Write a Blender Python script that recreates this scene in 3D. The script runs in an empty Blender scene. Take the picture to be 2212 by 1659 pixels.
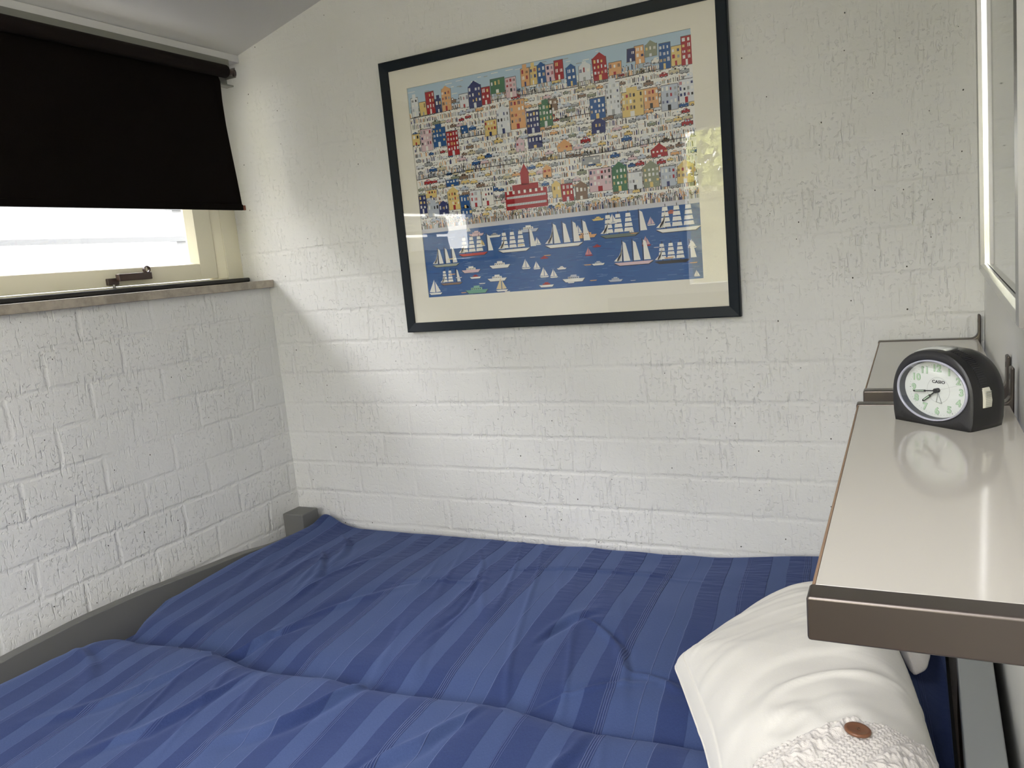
import bpy, bmesh, math, random
import numpy as np
from mathutils import Vector, Matrix

# ------------------------------------------------------------------ camera, sky, exposure
SC = bpy.context.scene
COL = SC.collection
H0 = 1.40                      # camera height above the floor
F_PX = 1715.0
R = np.array([[0.89419531, -0.01106358, -0.44754032],
              [0.43843364, -0.180456, 0.880461],
              [-0.09050239, -0.98352083, -0.15651227]])   # columns: camera right, down, forward in world axes
cam_d = bpy.data.cameras.new('camera')
cam_d.sensor_width = 36.0
cam_d.lens = F_PX / 2212.0 * 36.0
cam_d.clip_start = 0.01
cam = bpy.data.objects.new('camera', cam_d)
COL.objects.link(cam)
mw = Matrix.Identity(4)
for i in range(3):
    mw[i][0] = R[i, 0]; mw[i][1] = -R[i, 1]; mw[i][2] = -R[i, 2]
mw[2][3] = H0
cam.matrix_world = mw
SC.camera = cam
SC.view_settings.view_transform = 'Standard'
SC.view_settings.look = 'None'
SC.view_settings.gamma = 1.0
SC.view_settings.use_curve_mapping = False
SC.view_settings.exposure = 4.35
SC.cycles.max_bounces = 12
SC.cycles.diffuse_bounces = 8
SC.cycles.transparent_max_bounces = 16
SC.cycles.sample_clamp_indirect = 4.0
SC.cycles.caustics_reflective = False
SC.cycles.caustics_refractive = False

world = bpy.data.worlds.new('overcast_sky')
SC.world = world
world.use_nodes = True
wn = world.node_tree
bg = wn.nodes['Background']
tc = wn.nodes.new('ShaderNodeTexCoord')
sp = wn.nodes.new('ShaderNodeSeparateXYZ')
cr = wn.nodes.new('ShaderNodeValToRGB')
wn.links.new(tc.outputs['Generated'], sp.inputs[0])
wn.links.new(sp.outputs['Z'], cr.inputs[0])
wn.links.new(cr.outputs[0], bg.inputs['Color'])
for p, c in ((0.0, (0.76, 0.735, 0.69)), (0.10, (0.80, 0.775, 0.74)), (0.28, (0.90, 0.87, 0.87)), (0.75, (1.10, 1.07, 1.12))):
    e = cr.color_ramp.elements.new(p) if p not in (0.0, 0.75) else cr.color_ramp.elements[0 if p == 0.0 else -1]
    e.position = p; e.color = (*c, 1)
bg.inputs['Strength'].default_value = 1.0


def portal(name, loc, rot, sx, sy):
    """sampling portal in a window opening: gives off no light of its own"""
    l = bpy.data.lights.new(name, 'AREA')
    l.shape = 'RECTANGLE'; l.size = sx; l.size_y = sy
    l.cycles.is_portal = True
    o = bpy.data.objects.new(name, l)
    o.location = loc; o.rotation_euler = rot
    COL.objects.link(o)
    return o


# room figures (metres)
XL, YB = -1.967, 2.10          # inner faces of the left and the back wall
YR = -1.20                     # inner face of the rear wall
SILL = H0                      # sill top
def right_x(y): return 0.155 - 0.0165 * (YB - y)
def ceil_z(x): return H0 + 0.735 + 0.26 * (x - XL)
WX0, WX1, WZ0, WZ1 = -1.345, 0.02, H0 - 0.315, H0 + 0.745     # rear window opening
LY0, LY1 = 0.15, YB                                            # left window opening
portal('rear_window_portal', ((WX0 + WX1) / 2, YR - 0.05, (WZ0 + WZ1) / 2), (math.radians(90), 0, 0), WX1 - WX0, WZ1 - WZ0)
portal('left_window_portal', (-2.13, (LY0 + LY1) / 2, H0 + 0.35), (math.radians(90), 0, math.radians(-90)), LY1 - LY0, 0.66)
KX0, KX1, KY0, KY1 = -0.80, 0.05, -1.08, -0.05                 # added roof light, unseen behind the camera, for top light
portal('roof_light_portal', ((KX0 + KX1) / 2, (KY0 + KY1) / 2, ceil_z((KX0 + KX1) / 2) + 0.13), (0, -math.atan(0.26), 0), KX1 - KX0, KY1 - KY0)


# ------------------------------------------------------------------ helpers
def empty(name, loc=(0, 0, 0), rz=0.0):
    o = bpy.data.objects.new(name, None)
    o.empty_display_size = 0.05
    o.location = loc; o.rotation_euler = (0, 0, rz)
    COL.objects.link(o)
    return o

def tag(o, label=None, cat=None, group=None, kind=None):
    if label: o['label'] = label
    if cat: o['category'] = cat
    if group: o['group'] = group
    if kind: o['kind'] = kind
    return o

def obj(name, bm, mat, parent=None, smooth=False, bevel=0.0, seg=2):
    me = bpy.data.meshes.new(name)
    if isinstance(bm, bmesh.types.BMesh):
        bmesh.ops.recalc_face_normals(bm, faces=bm.faces)
        bm.to_mesh(me); bm.free()
    else:
        me.from_pydata(*bm)
    me.update()
    o = bpy.data.objects.new(name, me)
    COL.objects.link(o)
    for m in (mat if isinstance(mat, (list, tuple)) else [mat]):
        me.materials.append(m)
    if smooth:
        me.polygons.foreach_set('use_smooth', [True] * len(me.polygons))
    if parent is not None:
        o.parent = parent
    if bevel:
        b = o.modifiers.new('bevel', 'BEVEL'); b.width = bevel; b.segments = seg
        b.limit_method = 'ANGLE'; b.angle_limit = math.radians(40)
        me.polygons.foreach_set('use_smooth', [True] * len(me.polygons))
        w = o.modifiers.new('wn', 'WEIGHTED_NORMAL'); w.keep_sharp = True
    return o

def box(bm, x0, x1, y0, y1, z0, z1):
    vs = [bm.verts.new(p) for p in ((x0, y0, z0), (x1, y0, z0), (x1, y1, z0), (x0, y1, z0),
                                    (x0, y0, z1), (x1, y0, z1), (x1, y1, z1), (x0, y1, z1))]
    for f in ((0, 3, 2, 1), (4, 5, 6, 7), (0, 1, 5, 4), (1, 2, 6, 5), (2, 3, 7, 6), (3, 0, 4, 7)):
        bm.faces.new([vs[i] for i in f])
    return vs

def bx(*a):
    bm = bmesh.new(); box(bm, *a); return bm

def prism(bm, pts, axis, a0, a1):
    """closed outline pts (2D) extruded along axis 'x','y','z' from a0 to a1"""
    def mk(p, a):
        if axis == 'x': return (a, p[0], p[1])
        if axis == 'y': return (p[0], a, p[1])
        return (p[0], p[1], a)
    A = [bm.verts.new(mk(p, a0)) for p in pts]
    B = [bm.verts.new(mk(p, a1)) for p in pts]
    bm.faces.new(A); bm.faces.new(B[::-1])
    n = len(pts)
    for i in range(n):
        bm.faces.new((A[i], B[i], B[(i + 1) % n], A[(i + 1) % n]))

def cyl(bm, p0, p1, r0, r1=None, n=24, cap=True):
    p0 = Vector(p0); p1 = Vector(p1); r1 = r0 if r1 is None else r1
    d = (p1 - p0).normalized()
    u = d.orthogonal().normalized(); v = d.cross(u)
    A = [bm.verts.new(p0 + (u * math.cos(t) + v * math.sin(t)) * r0) for t in [2 * math.pi * i / n for i in range(n)]]
    B = [bm.verts.new(p1 + (u * math.cos(t) + v * math.sin(t)) * r1) for t in [2 * math.pi * i / n for i in range(n)]]
    for i in range(n):
        bm.faces.new((A[i], A[(i + 1) % n], B[(i + 1) % n], B[i]))
    if cap:
        bm.faces.new(A[::-1]); bm.faces.new(B)

def torus(bm, c, axis, R_, r, n=28, m=10, squash=1.0):
    c = Vector(c); d = Vector(axis).normalized(); u = d.orthogonal().normalized(); v = d.cross(u)
    rings = []
    for i in range(n):
        t = 2 * math.pi * i / n
        rad = u * math.cos(t) + v * math.sin(t)
        rings.append([bm.verts.new(c + rad * (R_ + r * math.cos(s)) + d * (r * squash * math.sin(s)))
                      for s in [2 * math.pi * k / m for k in range(m)]])
    for i in range(n):
        for k in range(m):
            bm.faces.new((rings[i][k], rings[(i + 1) % n][k], rings[(i + 1) % n][(k + 1) % m], rings[i][(k + 1) % m]))

def text_bm(s, size, depth=0.0002, offset=0.0, xs=1.0):
    cu = bpy.data.curves.new('t', 'FONT')
    cu.body = s; cu.size = size; cu.align_x = 'CENTER'; cu.align_y = 'CENTER'
    cu.extrude = depth; cu.offset = offset; cu.resolution_u = 3
    o = bpy.data.objects.new('t', cu)
    COL.objects.link(o)
    dg = bpy.context.evaluated_depsgraph_get(); dg.update()
    me = bpy.data.meshes.new_from_object(o.evaluated_get(dg))
    bm = bmesh.new(); bm.from_mesh(me)
    bpy.data.objects.remove(o); bpy.data.curves.remove(cu); bpy.data.meshes.remove(me)
    for v in bm.verts: v.co.x *= xs
    return bm

def join_bm(dst, src, M):
    src.transform(M)
    me = bpy.data.meshes.new('tmp'); src.to_mesh(me); src.free()
    dst.from_mesh(me); bpy.data.meshes.remove(me)

_rs = np.random.RandomState(7)
_TAB = _rs.rand(256, 256)
def vnoise(x, y):
    """smooth value noise in -1..1"""
    xi = np.floor(x).astype(int); yi = np.floor(y).astype(int)
    fx = x - xi; fy = y - yi
    fx = fx * fx * (3 - 2 * fx); fy = fy * fy * (3 - 2 * fy)
    a = _TAB[xi % 256, yi % 256]; b = _TAB[(xi + 1) % 256, yi % 256]
    c = _TAB[xi % 256, (yi + 1) % 256]; d = _TAB[(xi + 1) % 256, (yi + 1) % 256]
    return 2 * ((a * (1 - fx) + b * fx) * (1 - fy) + (c * (1 - fx) + d * fx) * fy) - 1
def sstep(a, b, x):
    t = np.clip((x - a) / (b - a), 0, 1); return t * t * (3 - 2 * t)

# ------------------------------------------------------------------ materials
def mat(name, col, rough=0.5, metal=0.0, spec=0.5, bump=None, coat=0.0, sheen=0.0):
    m = bpy.data.materials.new(name); m.use_nodes = True
    nt = m.node_tree; b = nt.nodes['Principled BSDF']
    b.inputs['Base Color'].default_value = (*col, 1)
    b.inputs['Roughness'].default_value = rough
    b.inputs['Metallic'].default_value = metal
    b.inputs['Specular IOR Level'].default_value = spec
    b.inputs['Coat Weight'].default_value = coat
    b.inputs['Sheen Weight'].default_value = sheen
    if bump:
        sc, dist = bump
        t = nt.nodes.new('ShaderNodeTexCoord'); n = nt.nodes.new('ShaderNodeTexNoise')
        n.inputs['Scale'].default_value = sc; n.inputs['Detail'].default_value = 4
        bu = nt.nodes.new('ShaderNodeBump'); bu.inputs['Distance'].default_value = dist
        nt.links.new(t.outputs['Object'], n.inputs['Vector'])
        nt.links.new(n.outputs['Fac'], bu.inputs['Height'])
        nt.links.new(bu.outputs[0], b.inputs['Normal'])
    return m

class NT:
    """tiny node-building helper"""
    def __init__(s, m): s.nt = m.node_tree; s.b = s.nt.nodes['Principled BSDF']
    def n(s, t, **k):
        o = s.nt.nodes.new(t)
        for a, v in k.items(): setattr(o, a, v)
        return o
    def l(s, a, b): s.nt.links.new(a, b)
    def math(s, op, a, b=None, c=None, clamp=False):
        o = s.n('ShaderNodeMath', operation=op, use_clamp=clamp)
        for i, v in enumerate((a, b, c)):
            if v is None: continue
            if isinstance(v, (int, float)): o.inputs[i].default_value = v
            else: s.l(v, o.inputs[i])
        return o.outputs[0]
    def noise(s, vec, scale, detail=3, rough=0.5, col=False):
        o = s.n('ShaderNodeTexNoise')
        o.inputs['Scale'].default_value = scale; o.inputs['Detail'].default_value = detail
        o.inputs['Roughness'].default_value = rough
        s.l(vec, o.inputs['Vector'])
        return o.outputs['Color' if col else 'Fac']
    def mapr(s, v, a, b, c=0.0, d=1.0, smooth=True):
        o = s.n('ShaderNodeMapRange'); o.interpolation_type = 'SMOOTHSTEP' if smooth else 'LINEAR'
        s.l(v, o.inputs[0])
        for i, x in enumerate((a, b, c, d)): o.inputs[i + 1].default_value = x
        return o.outputs[0]
    def comb(s, x, y, z):
        o = s.n('ShaderNodeCombineXYZ')
        for i, v in enumerate((x, y, z)):
            if isinstance(v, (int, float)): o.inputs[i].default_value = v
            else: s.l(v, o.inputs[i])
        return o.outputs[0]
    def mixc(s, f, a, b):
        o = s.n('ShaderNodeMix', data_type='RGBA')
        if isinstance(f, (int, float)): o.inputs[0].default_value = f
        else: s.l(f, o.inputs[0])
        for i, v in ((6, a), (7, b)):
            if isinstance(v, tuple): o.inputs[i].default_value = (*v, 1)
            else: s.l(v, o.inputs[i])
        return o.outputs[2]

WALLCOL = (0.70, 0.70, 0.685)
def brick_mat(name, axis, phase, width, relief=1.0):
    """white painted brickwork; axis = world axis that runs along the wall"""
    m = mat(name, WALLCOL, 0.62, spec=0.35)
    k = NT(m)
    t = k.n('ShaderNodeTexCoord').outputs['Object']
    s = k.n('ShaderNodeSeparateXYZ'); k.l(t, s.inputs[0])
    u = s.outputs[axis]; z = s.outputs[2]
    uv = k.comb(u, z, 0.0)
    wob = k.noise(uv, 9.0, 3, 0.6, True)
    ws = k.n('ShaderNodeSeparateXYZ'); k.l(wob, ws.inputs[0])
    fine = k.noise(uv, 60.0, 2, 0.5, True)
    fs = k.n('ShaderNodeSeparateXYZ'); k.l(fine, fs.inputs[0])
    uu = k.math('ADD', k.math('ADD', u, phase), k.math('MULTIPLY', k.math('SUBTRACT', ws.outputs[0], 0.5), 0.022))
    uu = k.math('ADD', uu, k.math('MULTIPLY', k.math('SUBTRACT', fs.outputs[0], 0.5), 0.006))
    zz = k.math('ADD', k.math('ADD', z, 20 * 0.1045 - (H0 - 0.224)), k.math('MULTIPLY', k.math('SUBTRACT', ws.outputs[1], 0.5), 0.012))
    zz = k.math('ADD', zz, k.math('MULTIPLY', k.math('SUBTRACT', fs.outputs[1], 0.5), 0.005))
    br = k.n('ShaderNodeTexBrick')
    br.offset = 0.5; br.offset_frequency = 2; br.squash = 1.0
    k.l(k.comb(uu, zz, 0.0), br.inputs['Vector'])
    br.inputs['Scale'].default_value = 1.0
    br.inputs['Brick Width'].default_value = width
    br.inputs['Row Height'].default_value = 0.1045
    br.inputs['Mortar Size'].default_value = 0.0095
    br.inputs['Mortar Smooth'].default_value = 0.9
    br.inputs['Bias'].default_value = 0.0
    body = k.math('SUBTRACT', 1.0, br.outputs['Fac'])
    # how strongly each stretch of wall was painted over
    fill = k.mapr(k.noise(uv, 2.6, 2), 0.34, 0.58, 0.48, 1.0)
    fill = k.math('MULTIPLY', fill, k.mapr(z, 1.45, 1.95, 1.0, 0.38))
    # combed scratches, running up and down each brick
    v1 = k.comb(k.math('MULTIPLY', u, 130.0), k.math('MULTIPLY', z, 20.0), 0.0)
    scr = k.mapr(k.noise(v1, 1.0, 2), 0.56, 0.72, 0.0, 1.0)
    v2 = k.comb(k.math('MULTIPLY', u, 95.0), k.math('MULTIPLY', z, 100.0), 0.0)
    pit = k.mapr(k.noise(v2, 1.0, 3), 0.56, 0.70, 0.0, 1.0)
    patch = k.mapr(k.noise(uv, 12.0, 2), 0.34, 0.56, 0.35, 1.1)
    rough_h = k.math('MULTIPLY', k.math('ADD', k.math('MULTIPLY', scr, -0.95), k.math('MULTIPLY', pit, -0.75)), patch)
    lump = k.math('MULTIPLY', k.noise(uv, 40.0, 4, 0.6), 0.9)
    h = k.math('MULTIPLY', k.math('ADD', k.math('MULTIPLY', body, 1.15), rough_h), fill)
    h = k.math('ADD', h, lump)
    grain = k.math('MULTIPLY', k.noise(uv, 420.0, 2), 0.12)
    h = k.math('ADD', h, grain)
    bu = k.n('ShaderNodeBump'); bu.inputs['Distance'].default_value = 0.0017 * relief
    bu.inputs['Strength'].default_value = 1.0
    k.l(h, bu.inputs['Height']); k.l(bu.outputs[0], k.b.inputs['Normal'])
    # small unpainted pinholes
    vo = k.n('ShaderNodeTexVoronoi'); vo.feature = 'F1'; vo.voronoi_dimensions = '2D'
    vo.inputs['Scale'].default_value = 17.0
    k.l(k.comb(k.math('ADD', u, k.math('MULTIPLY', fs.outputs[0], 0.003)), k.math('MULTIPLY', z, 0.8), 0.0), vo.inputs['Vector'])
    sz = k.n('ShaderNodeSeparateXYZ'); k.l(vo.outputs['Color'], sz.inputs[0])
    rad = k.math('MULTIPLY', k.mapr(sz.outputs[0], 0.62, 1.0, 0.0, 1.0, False), 0.030)
    hole = k.math('LESS_THAN', vo.outputs['Distance'], rad)
    tint = k.mixc(k.mapr(k.noise(uv, 3.0, 3), 0.3, 0.7), (0.70, 0.70, 0.68), (0.73, 0.73, 0.715))
    k.l(k.mixc(hole, tint, (0.05, 0.048, 0.04)), k.b.inputs['Base Color'])
    return m

M = {}
M['brick_back'] = brick_mat('white_brick_back', 0, 1.675 + 10 * 0.2255, 0.2255)
M['brick_left'] = brick_mat('white_brick_left', 1, -1.379 + 20 * 0.23, 0.23)
M['plaster'] = mat('white_plaster', (0.80, 0.80, 0.775), 0.7, bump=(30, 0.0008))
M['ceiling'] = mat('ceiling_paint', (0.64, 0.635, 0.63), 0.75, bump=(14, 0.0012))
M['floor'] = mat('floor_laminate', (0.30, 0.19, 0.11), 0.4)
M['grey_timber'] = mat('grey_window_head', (0.19, 0.19, 0.165), 0.55)
M['cream'] = mat('cream_window_paint', (0.76, 0.72, 0.56), 0.35, coat=0.2)
M['seal'] = mat('black_rubber_seal', (0.012, 0.012, 0.012), 0.5, bump=(200, 0.0006))
M['brown_metal'] = mat('brown_anodised', (0.05, 0.03, 0.024), 0.35, spec=0.6)
M['steel_grey'] = mat('steel_bracket', (0.35, 0.34, 0.31), 0.4, metal=0.6)
M['wood_tip'] = mat('red_brown_wood', (0.20, 0.06, 0.028), 0.5)
M['blind'] = mat('dark_brown_blackout_cloth', (0.0045, 0.003, 0.002), 0.85, spec=0.08, bump=(900, 0.0002))
M['roller'] = mat('dark_brown_rolled_cloth', (0.009, 0.006, 0.0045), 0.8, spec=0.15, bump=(900, 0.0002))
M['black_frame'] = mat('black_navy_lacquer', (0.006, 0.011, 0.017), 0.5, spec=0.25)
M['mat_board'] = mat('ivory_mat_board', (0.83, 0.80, 0.70), 0.8, bump=(300, 0.0002))
M['laminate'] = mat('warm_grey_laminate', (0.50, 0.475, 0.42), 0.09, spec=0.6)
M['edge_wood'] = mat('shelf_edge_brown', (0.25, 0.16, 0.10), 0.5)
M['brushed'] = mat('brushed_nickel', (0.125, 0.108, 0.095), 0.36, metal=0.85)
M['alu'] = mat('polished_aluminium', (0.62, 0.62, 0.60), 0.22, metal=1.0)
M['mirror'] = mat('mirror_silver', (0.80, 0.82, 0.82), 0.04, metal=1.0)
M['bed_grey'] = mat('grey_bed_paint', (0.135, 0.135, 0.128), 0.5, bump=(60, 0.0003))
M['bed_light'] = mat('light_grey_headboard_paint', (0.34, 0.36, 0.36), 0.45, bump=(60, 0.0003))
M['mattress'] = mat('mattress_ticking', (0.55, 0.55, 0.55), 0.9)
M['clock_black'] = mat('black_clock_plastic', (0.010, 0.010, 0.011), 0.33, spec=0.5, bump=(900, 0.00008))
M['clock_grey'] = mat('charcoal_clock_plastic', (0.020, 0.020, 0.022), 0.42, spec=0.5, bump=(900, 0.00012))
M['clock_inner'] = mat('slate_clock_rim', (0.06, 0.063, 0.075), 0.4)
M['clock_ring'] = mat('pale_violet_ring', (0.42, 0.42, 0.50), 0.15, spec=0.6)
M['dial'] = mat('white_dial', (0.72, 0.74, 0.72), 0.5)
M['num_edge'] = mat('green_numeral_edge', (0.22, 0.36, 0.22), 0.5)
M['num_fill'] = mat('pale_green_numeral', (0.50, 0.66, 0.48), 0.5)
M['ink'] = mat('dark_ink', (0.03, 0.03, 0.032), 0.5)
M['ink_grey'] = mat('grey_ink', (0.30, 0.31, 0.30), 0.5)
M['hand'] = mat('black_hand', (0.008, 0.008, 0.008), 0.4)
M['cream_plastic'] = mat('cream_plastic', (0.62, 0.60, 0.50), 0.4)
M['smoke_plastic'] = mat('translucent_grey_plastic', (0.42, 0.43, 0.40), 0.3)
M['button_wood'] = mat('copper_brown_button', (0.19, 0.082, 0.042), 0.35, bump=(120, 0.0004))
M['stitch'] = mat('brown_thread', (0.12, 0.06, 0.03), 0.8)
M['fence_white'] = mat('white_boards', (0.60, 0.61, 0.62), 0.5)
M['boards'] = mat('pale_boards', (0.125, 0.13, 0.135), 0.5)
M['foliage'] = mat('hedge_green', (0.42, 0.40, 0.20), 0.7)
M['leaf'] = mat('bright_leaf_green', (0.50, 0.52, 0.14), 0.6)
M['grass'] = mat('grey_paving', (0.22, 0.215, 0.20), 0.9)

# stone sill
m = mat('beige_stone', (0.4, 0.36, 0.30), 0.35); k = NT(m)
t = k.n('ShaderNodeTexCoord').outputs['Object']
k.l(k.mixc(k.mapr(k.noise(t, 14, 5, 0.65), 0.35, 0.65), (0.43, 0.38, 0.31), (0.27, 0.235, 0.19)), k.b.inputs['Base Color'])
M['stone'] = m
M['reflection_brown'] = mat('dark_brown_for_reflection', (0.06, 0.035, 0.022), 0.5)

def glass_mat(name, tint=(1, 1, 1), rough=0.0, gain=1.0):
    m = bpy.data.materials.new(name); m.use_nodes = True
    nt = m.node_tree; nt.nodes.clear()
    out = nt.nodes.new('ShaderNodeOutputMaterial'); mx = nt.nodes.new('ShaderNodeMixShader')
    tr = nt.nodes.new('ShaderNodeBsdfTransparent'); gl = nt.nodes.new('ShaderNodeBsdfGlossy')
    fr = nt.nodes.new('ShaderNodeFresnel'); fr.inputs[0].default_value = 1.5
    tr.inputs[0].default_value = (*tint, 1); gl.inputs['Roughness'].default_value = rough
    ge = nt.nodes.new('ShaderNodeNewGeometry'); io = nt.nodes.new('ShaderNodeMapRange')
    io.inputs['To Min'].default_value = 1.5; io.inputs['To Max'].default_value = 1 / 1.5
    nt.links.new(ge.outputs['Backfacing'], io.inputs[0]); nt.links.new(io.outputs[0], fr.inputs[0])
    ad = nt.nodes.new('ShaderNodeMath'); ad.operation = 'MULTIPLY'; ad.inputs[1].default_value = gain; ad.use_clamp = True
    nt.links.new(fr.outputs[0], ad.inputs[0]); nt.links.new(ad.outputs[0], mx.inputs[0])
    nt.links.new(tr.outputs[0], mx.inputs[1]); nt.links.new(gl.outputs[0], mx.inputs[2])
    nt.links.new(mx.outputs[0], out.inputs[0])
    return m
M['glass'] = glass_mat('clear_glass', (0.96, 0.97, 0.97))
M['pic_glass'] = glass_mat('picture_glass', (1, 1, 1), 0.003, 1.5)

def vcol_mat(name, rough):
    m = mat(name, (1, 1, 1), rough); k = NT(m)
    a = k.n('ShaderNodeAttribute', attribute_name='Col')
    k.l(a.outputs['Color'], k.b.inputs['Base Color'])
    return m
M['print'] = vcol_mat('printed_paper', 0.7)

# ---- blue seersucker duvet cloth: woven stripes read from the cloth's own UV (metres)
def duvet_mat():
    m = mat('blue_seersucker', (0.03, 0.06, 0.2), 0.85, spec=0.2, sheen=0.2); k = NT(m)
    k.b.inputs['Sheen Tint'].default_value = (0.4, 0.5, 0.9, 1)
    uvn = k.n('ShaderNodeUVMap').outputs[0]
    s = k.n('ShaderNodeSeparateXYZ'); k.l(uvn, s.inputs[0])
    wob = k.math('MULTIPLY', k.math('SUBTRACT', k.noise(uvn, 7.0, 2), 0.5), 0.008)
    u = k.math('ADD', s.outputs[0], wob); v = s.outputs[1]
    P = 0.34
    r = k.math('MODULO', u, P)
    def band(a, b, w=0.0012):
        return k.math('MULTIPLY', k.mapr(r, a - w, a + w), k.mapr(r, b - w, b + w, 1.0, 0.0))
    dark = k.math('MAXIMUM', k.math('MAXIMUM', band(0.002, 0.054), band(0.094, 0.155)), band(0.197, 0.251))
    lines = None
    for c in (0.001, 0.305, 0.0965, 0.1005, 0.1045, 0.236, 0.2405, 0.245, 0.2495):
        d = k.mapr(k.math('ABSOLUTE', k.math('SUBTRACT', r, c)), 0.0, 0.0014, 1.0, 0.0)
        if 0.09 < c < 0.11: d = k.math('MULTIPLY', d, 0.5)
        lines = d if lines is None else k.math('MAXIMUM', lines, d)
    # puckers across the dark bands
    pv = k.comb(k.math('MULTIPLY', u, 14.0), k.math('MULTIPLY', v, 55.0), 0.0)
    puck = k.math('MULTIPLY', k.noise(pv, 1.0, 1), dark)
    amp = k.mapr(v, 1.45, 2.0, 0.35, 1.5)
    puck = k.math('MULTIPLY', puck, amp)
    # thread texture
    th = k.noise(k.comb(k.math('MULTIPLY', u, 160.0), k.math('MULTIPLY', v, 1500.0), 0.0), 1.0, 2)
    th2 = k.noise(k.comb(k.math('MULTIPLY', u, 1600.0), k.math('MULTIPLY', v, 220.0), 0.0), 1.0, 2)
    thr = k.math('ADD', th, th2)
    h = k.math('ADD', k.math('MULTIPLY', puck, 1.9), k.math('MULTIPLY', lines, 0.9))
    h = k.math('ADD', h, k.math('MULTIPLY', thr, 0.10))
    bu = k.n('ShaderNodeBump'); bu.inputs['Distance'].default_value = 0.0016
    k.l(h, bu.inputs['Height']); k.l(bu.outputs[0], k.b.inputs['Normal'])
    light = k.mixc(k.mapr(thr, 0.75, 1.25), (0.038, 0.062, 0.155), (0.052, 0.080, 0.188))
    darkc = k.mixc(k.mapr(thr, 0.75, 1.25), (0.019, 0.034, 0.108), (0.028, 0.046, 0.135))
    c = k.mixc(dark, light, darkc)
    c = k.mixc(k.math('MULTIPLY', lines, 0.42), c, (0.15, 0.19, 0.36))
    k.l(c, k.b.inputs['Base Color'])
    return m
M['duvet'] = duvet_mat()
M['cotton'] = mat('white_cotton', (0.74, 0.72, 0.66), 0.85, spec=0.2, bump=(700, 0.0002), sheen=0.2)
M['knit'] = mat('cream_knit_wool', (0.64, 0.605, 0.56), 0.95, spec=0.15, bump=(500, 0.0012), sheen=0.5)

# ------------------------------------------------------------------ room shell
def struct(name, bm, m, parent=None, **k):
    o = obj(name, bm, m, parent, **k)
    if parent is None: o['kind'] = 'structure'
    return o

T = 0.16
XN = right_x(YR)
bm = bmesh.new(); box(bm, -2.4, 0.40, YR - 0.3, YB + T, -0.10, 0.0); struct('floor', bm, M['floor'])
# back wall: rises with the sloping ceiling
bm = bmesh.new(); prism(bm, [(-2.178, 0), (0.40, 0), (0.40, ceil_z(0.40)), (-2.178, ceil_z(-2.178))], 'y', YB, YB + T)
struct('wall_back', bm, M['brick_back'])
# left wall: parapet under the window, full height in front of it
bm = bmesh.new()
box(bm, XL - 0.27, XL, YR, YB, 0.0, SILL - 0.026)
box(bm, XL - 0.27, XL, YR, LY0, SILL - 0.026, ceil_z(XL - 0.27) - 0.002)
struct('wall_left', bm, M['brick_left'])
# ceiling slab
bm = bmesh.new()
def roof(x0, x1, y0, y1): prism(bm, [(x0, ceil_z(x0)), (x1, ceil_z(x1)), (x1, ceil_z(x1) + 0.12), (x0, ceil_z(x0) + 0.12)], 'y', y0, y1)
roof(-2.40, 0.40, KY1, YB + T); roof(-2.40, 0.40, YR - 0.14, KY0); roof(-2.40, KX0, KY0, KY1); roof(KX1, 0.40, KY0, KY1)
struct('ceiling', bm, M['ceiling'])
# right wall, very slightly out of square
bm = bmesh.new()
def wr(ya, yb_, z0, z1): prism(bm, [(right_x(yb_), yb_), (right_x(ya), ya), (0.24, ya), (0.24, yb_)], 'z', z0, z1)
ztr = ceil_z(right_x(YR)) - 0.003
wr(YR, YB, 0.0, ztr)
struct('wall_right', bm, M['plaster'])
# rear wall with its window opening
bm = bmesh.new()
def pz(x0, x1, z0, f): prism(bm, [(x0, z0), (x1, z0), (x1, f(x1)), (x0, f(x0))], 'y', YR - 0.14, YR)
top = lambda x: ceil_z(x) - 0.001
pz(-2.40, WX0, 0, top); pz(WX1, 0.40, 0, top)
pz(WX0, WX1, WZ1, top); pz(WX0, WX1, 0, lambda x: WZ0)
struct('wall_rear', bm, M['plaster'])
struct('reflection_panel', bx(-1.90, 0.09, YR + 0.0005, YR + 0.018, 0.0, WZ0 - 0.03), M['reflection_brown'])  # unseen dark panel, added so the shelf bracket mirrors brown instead of white wall
# lintel strip and grey head of the left window
struct('trim_1', bx(XL - 0.2, XL + 0.004, LY0, YB - 0.001, H0 + 0.712, H0 + 0.7345), M['ceiling'])

# ---- left window
w = empty('window_1', (-2.11, 1.2, SILL)); w['kind'] = 'structure'
def at(o, bm):   # geometry is written in world figures; bring it under its parent
    bm.transform(Matrix.Translation(-Vector(o.location))); return bm
bm = bmesh.new()
box(bm, -2.17, -2.076, 2.030, 2.0999, SILL, H0 + 0.705)
box(bm, -2.17, -2.076, LY0, LY0 + 0.07, SILL, H0 + 0.705)
box(bm, -2.17, -2.082, LY0 + 0.07, 2.030, SILL, SILL + 0.020)
obj('window_frame', at(w, bm), M['cream'], w, bevel=0.0015)
bm = bmesh.new()
prism(bm, [(-2.14, 2.004), (-2.098, 2.004), (-2.078, 2.0295), (-2.14, 2.0295)], 'z', SILL + 0.02, H0 + 0.68)
obj('frame_stop', at(w, bm), M['cream'], w, bevel=0.001)
bm = bmesh.new()
box(bm, -2.14, -2.090, 1.928, 1.999, SILL + 0.022, H0 + 0.66)
box(bm, -2.14, -2.090, 1.10, 1.928, SILL + 0.022, SILL + 0.073)
box(bm, -2.14, -2.090, 1.10, 1.17, SILL + 0.073, H0 + 0.66)
box(bm, -2.14, -2.090, 1.17, 1.928, H0 + 0.60, H0 + 0.66)
obj('sash', at(w, bm), M['cream'], w, bevel=0.002)
bm = bmesh.new()   # glazing bead
prism(bm, [(-2.125, 1.9275), (-2.093, 1.9275), (-2.118, 1.915), (-2.125, 1.915)], 'z', SILL + 0.0735, H0 + 0.60)
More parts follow.
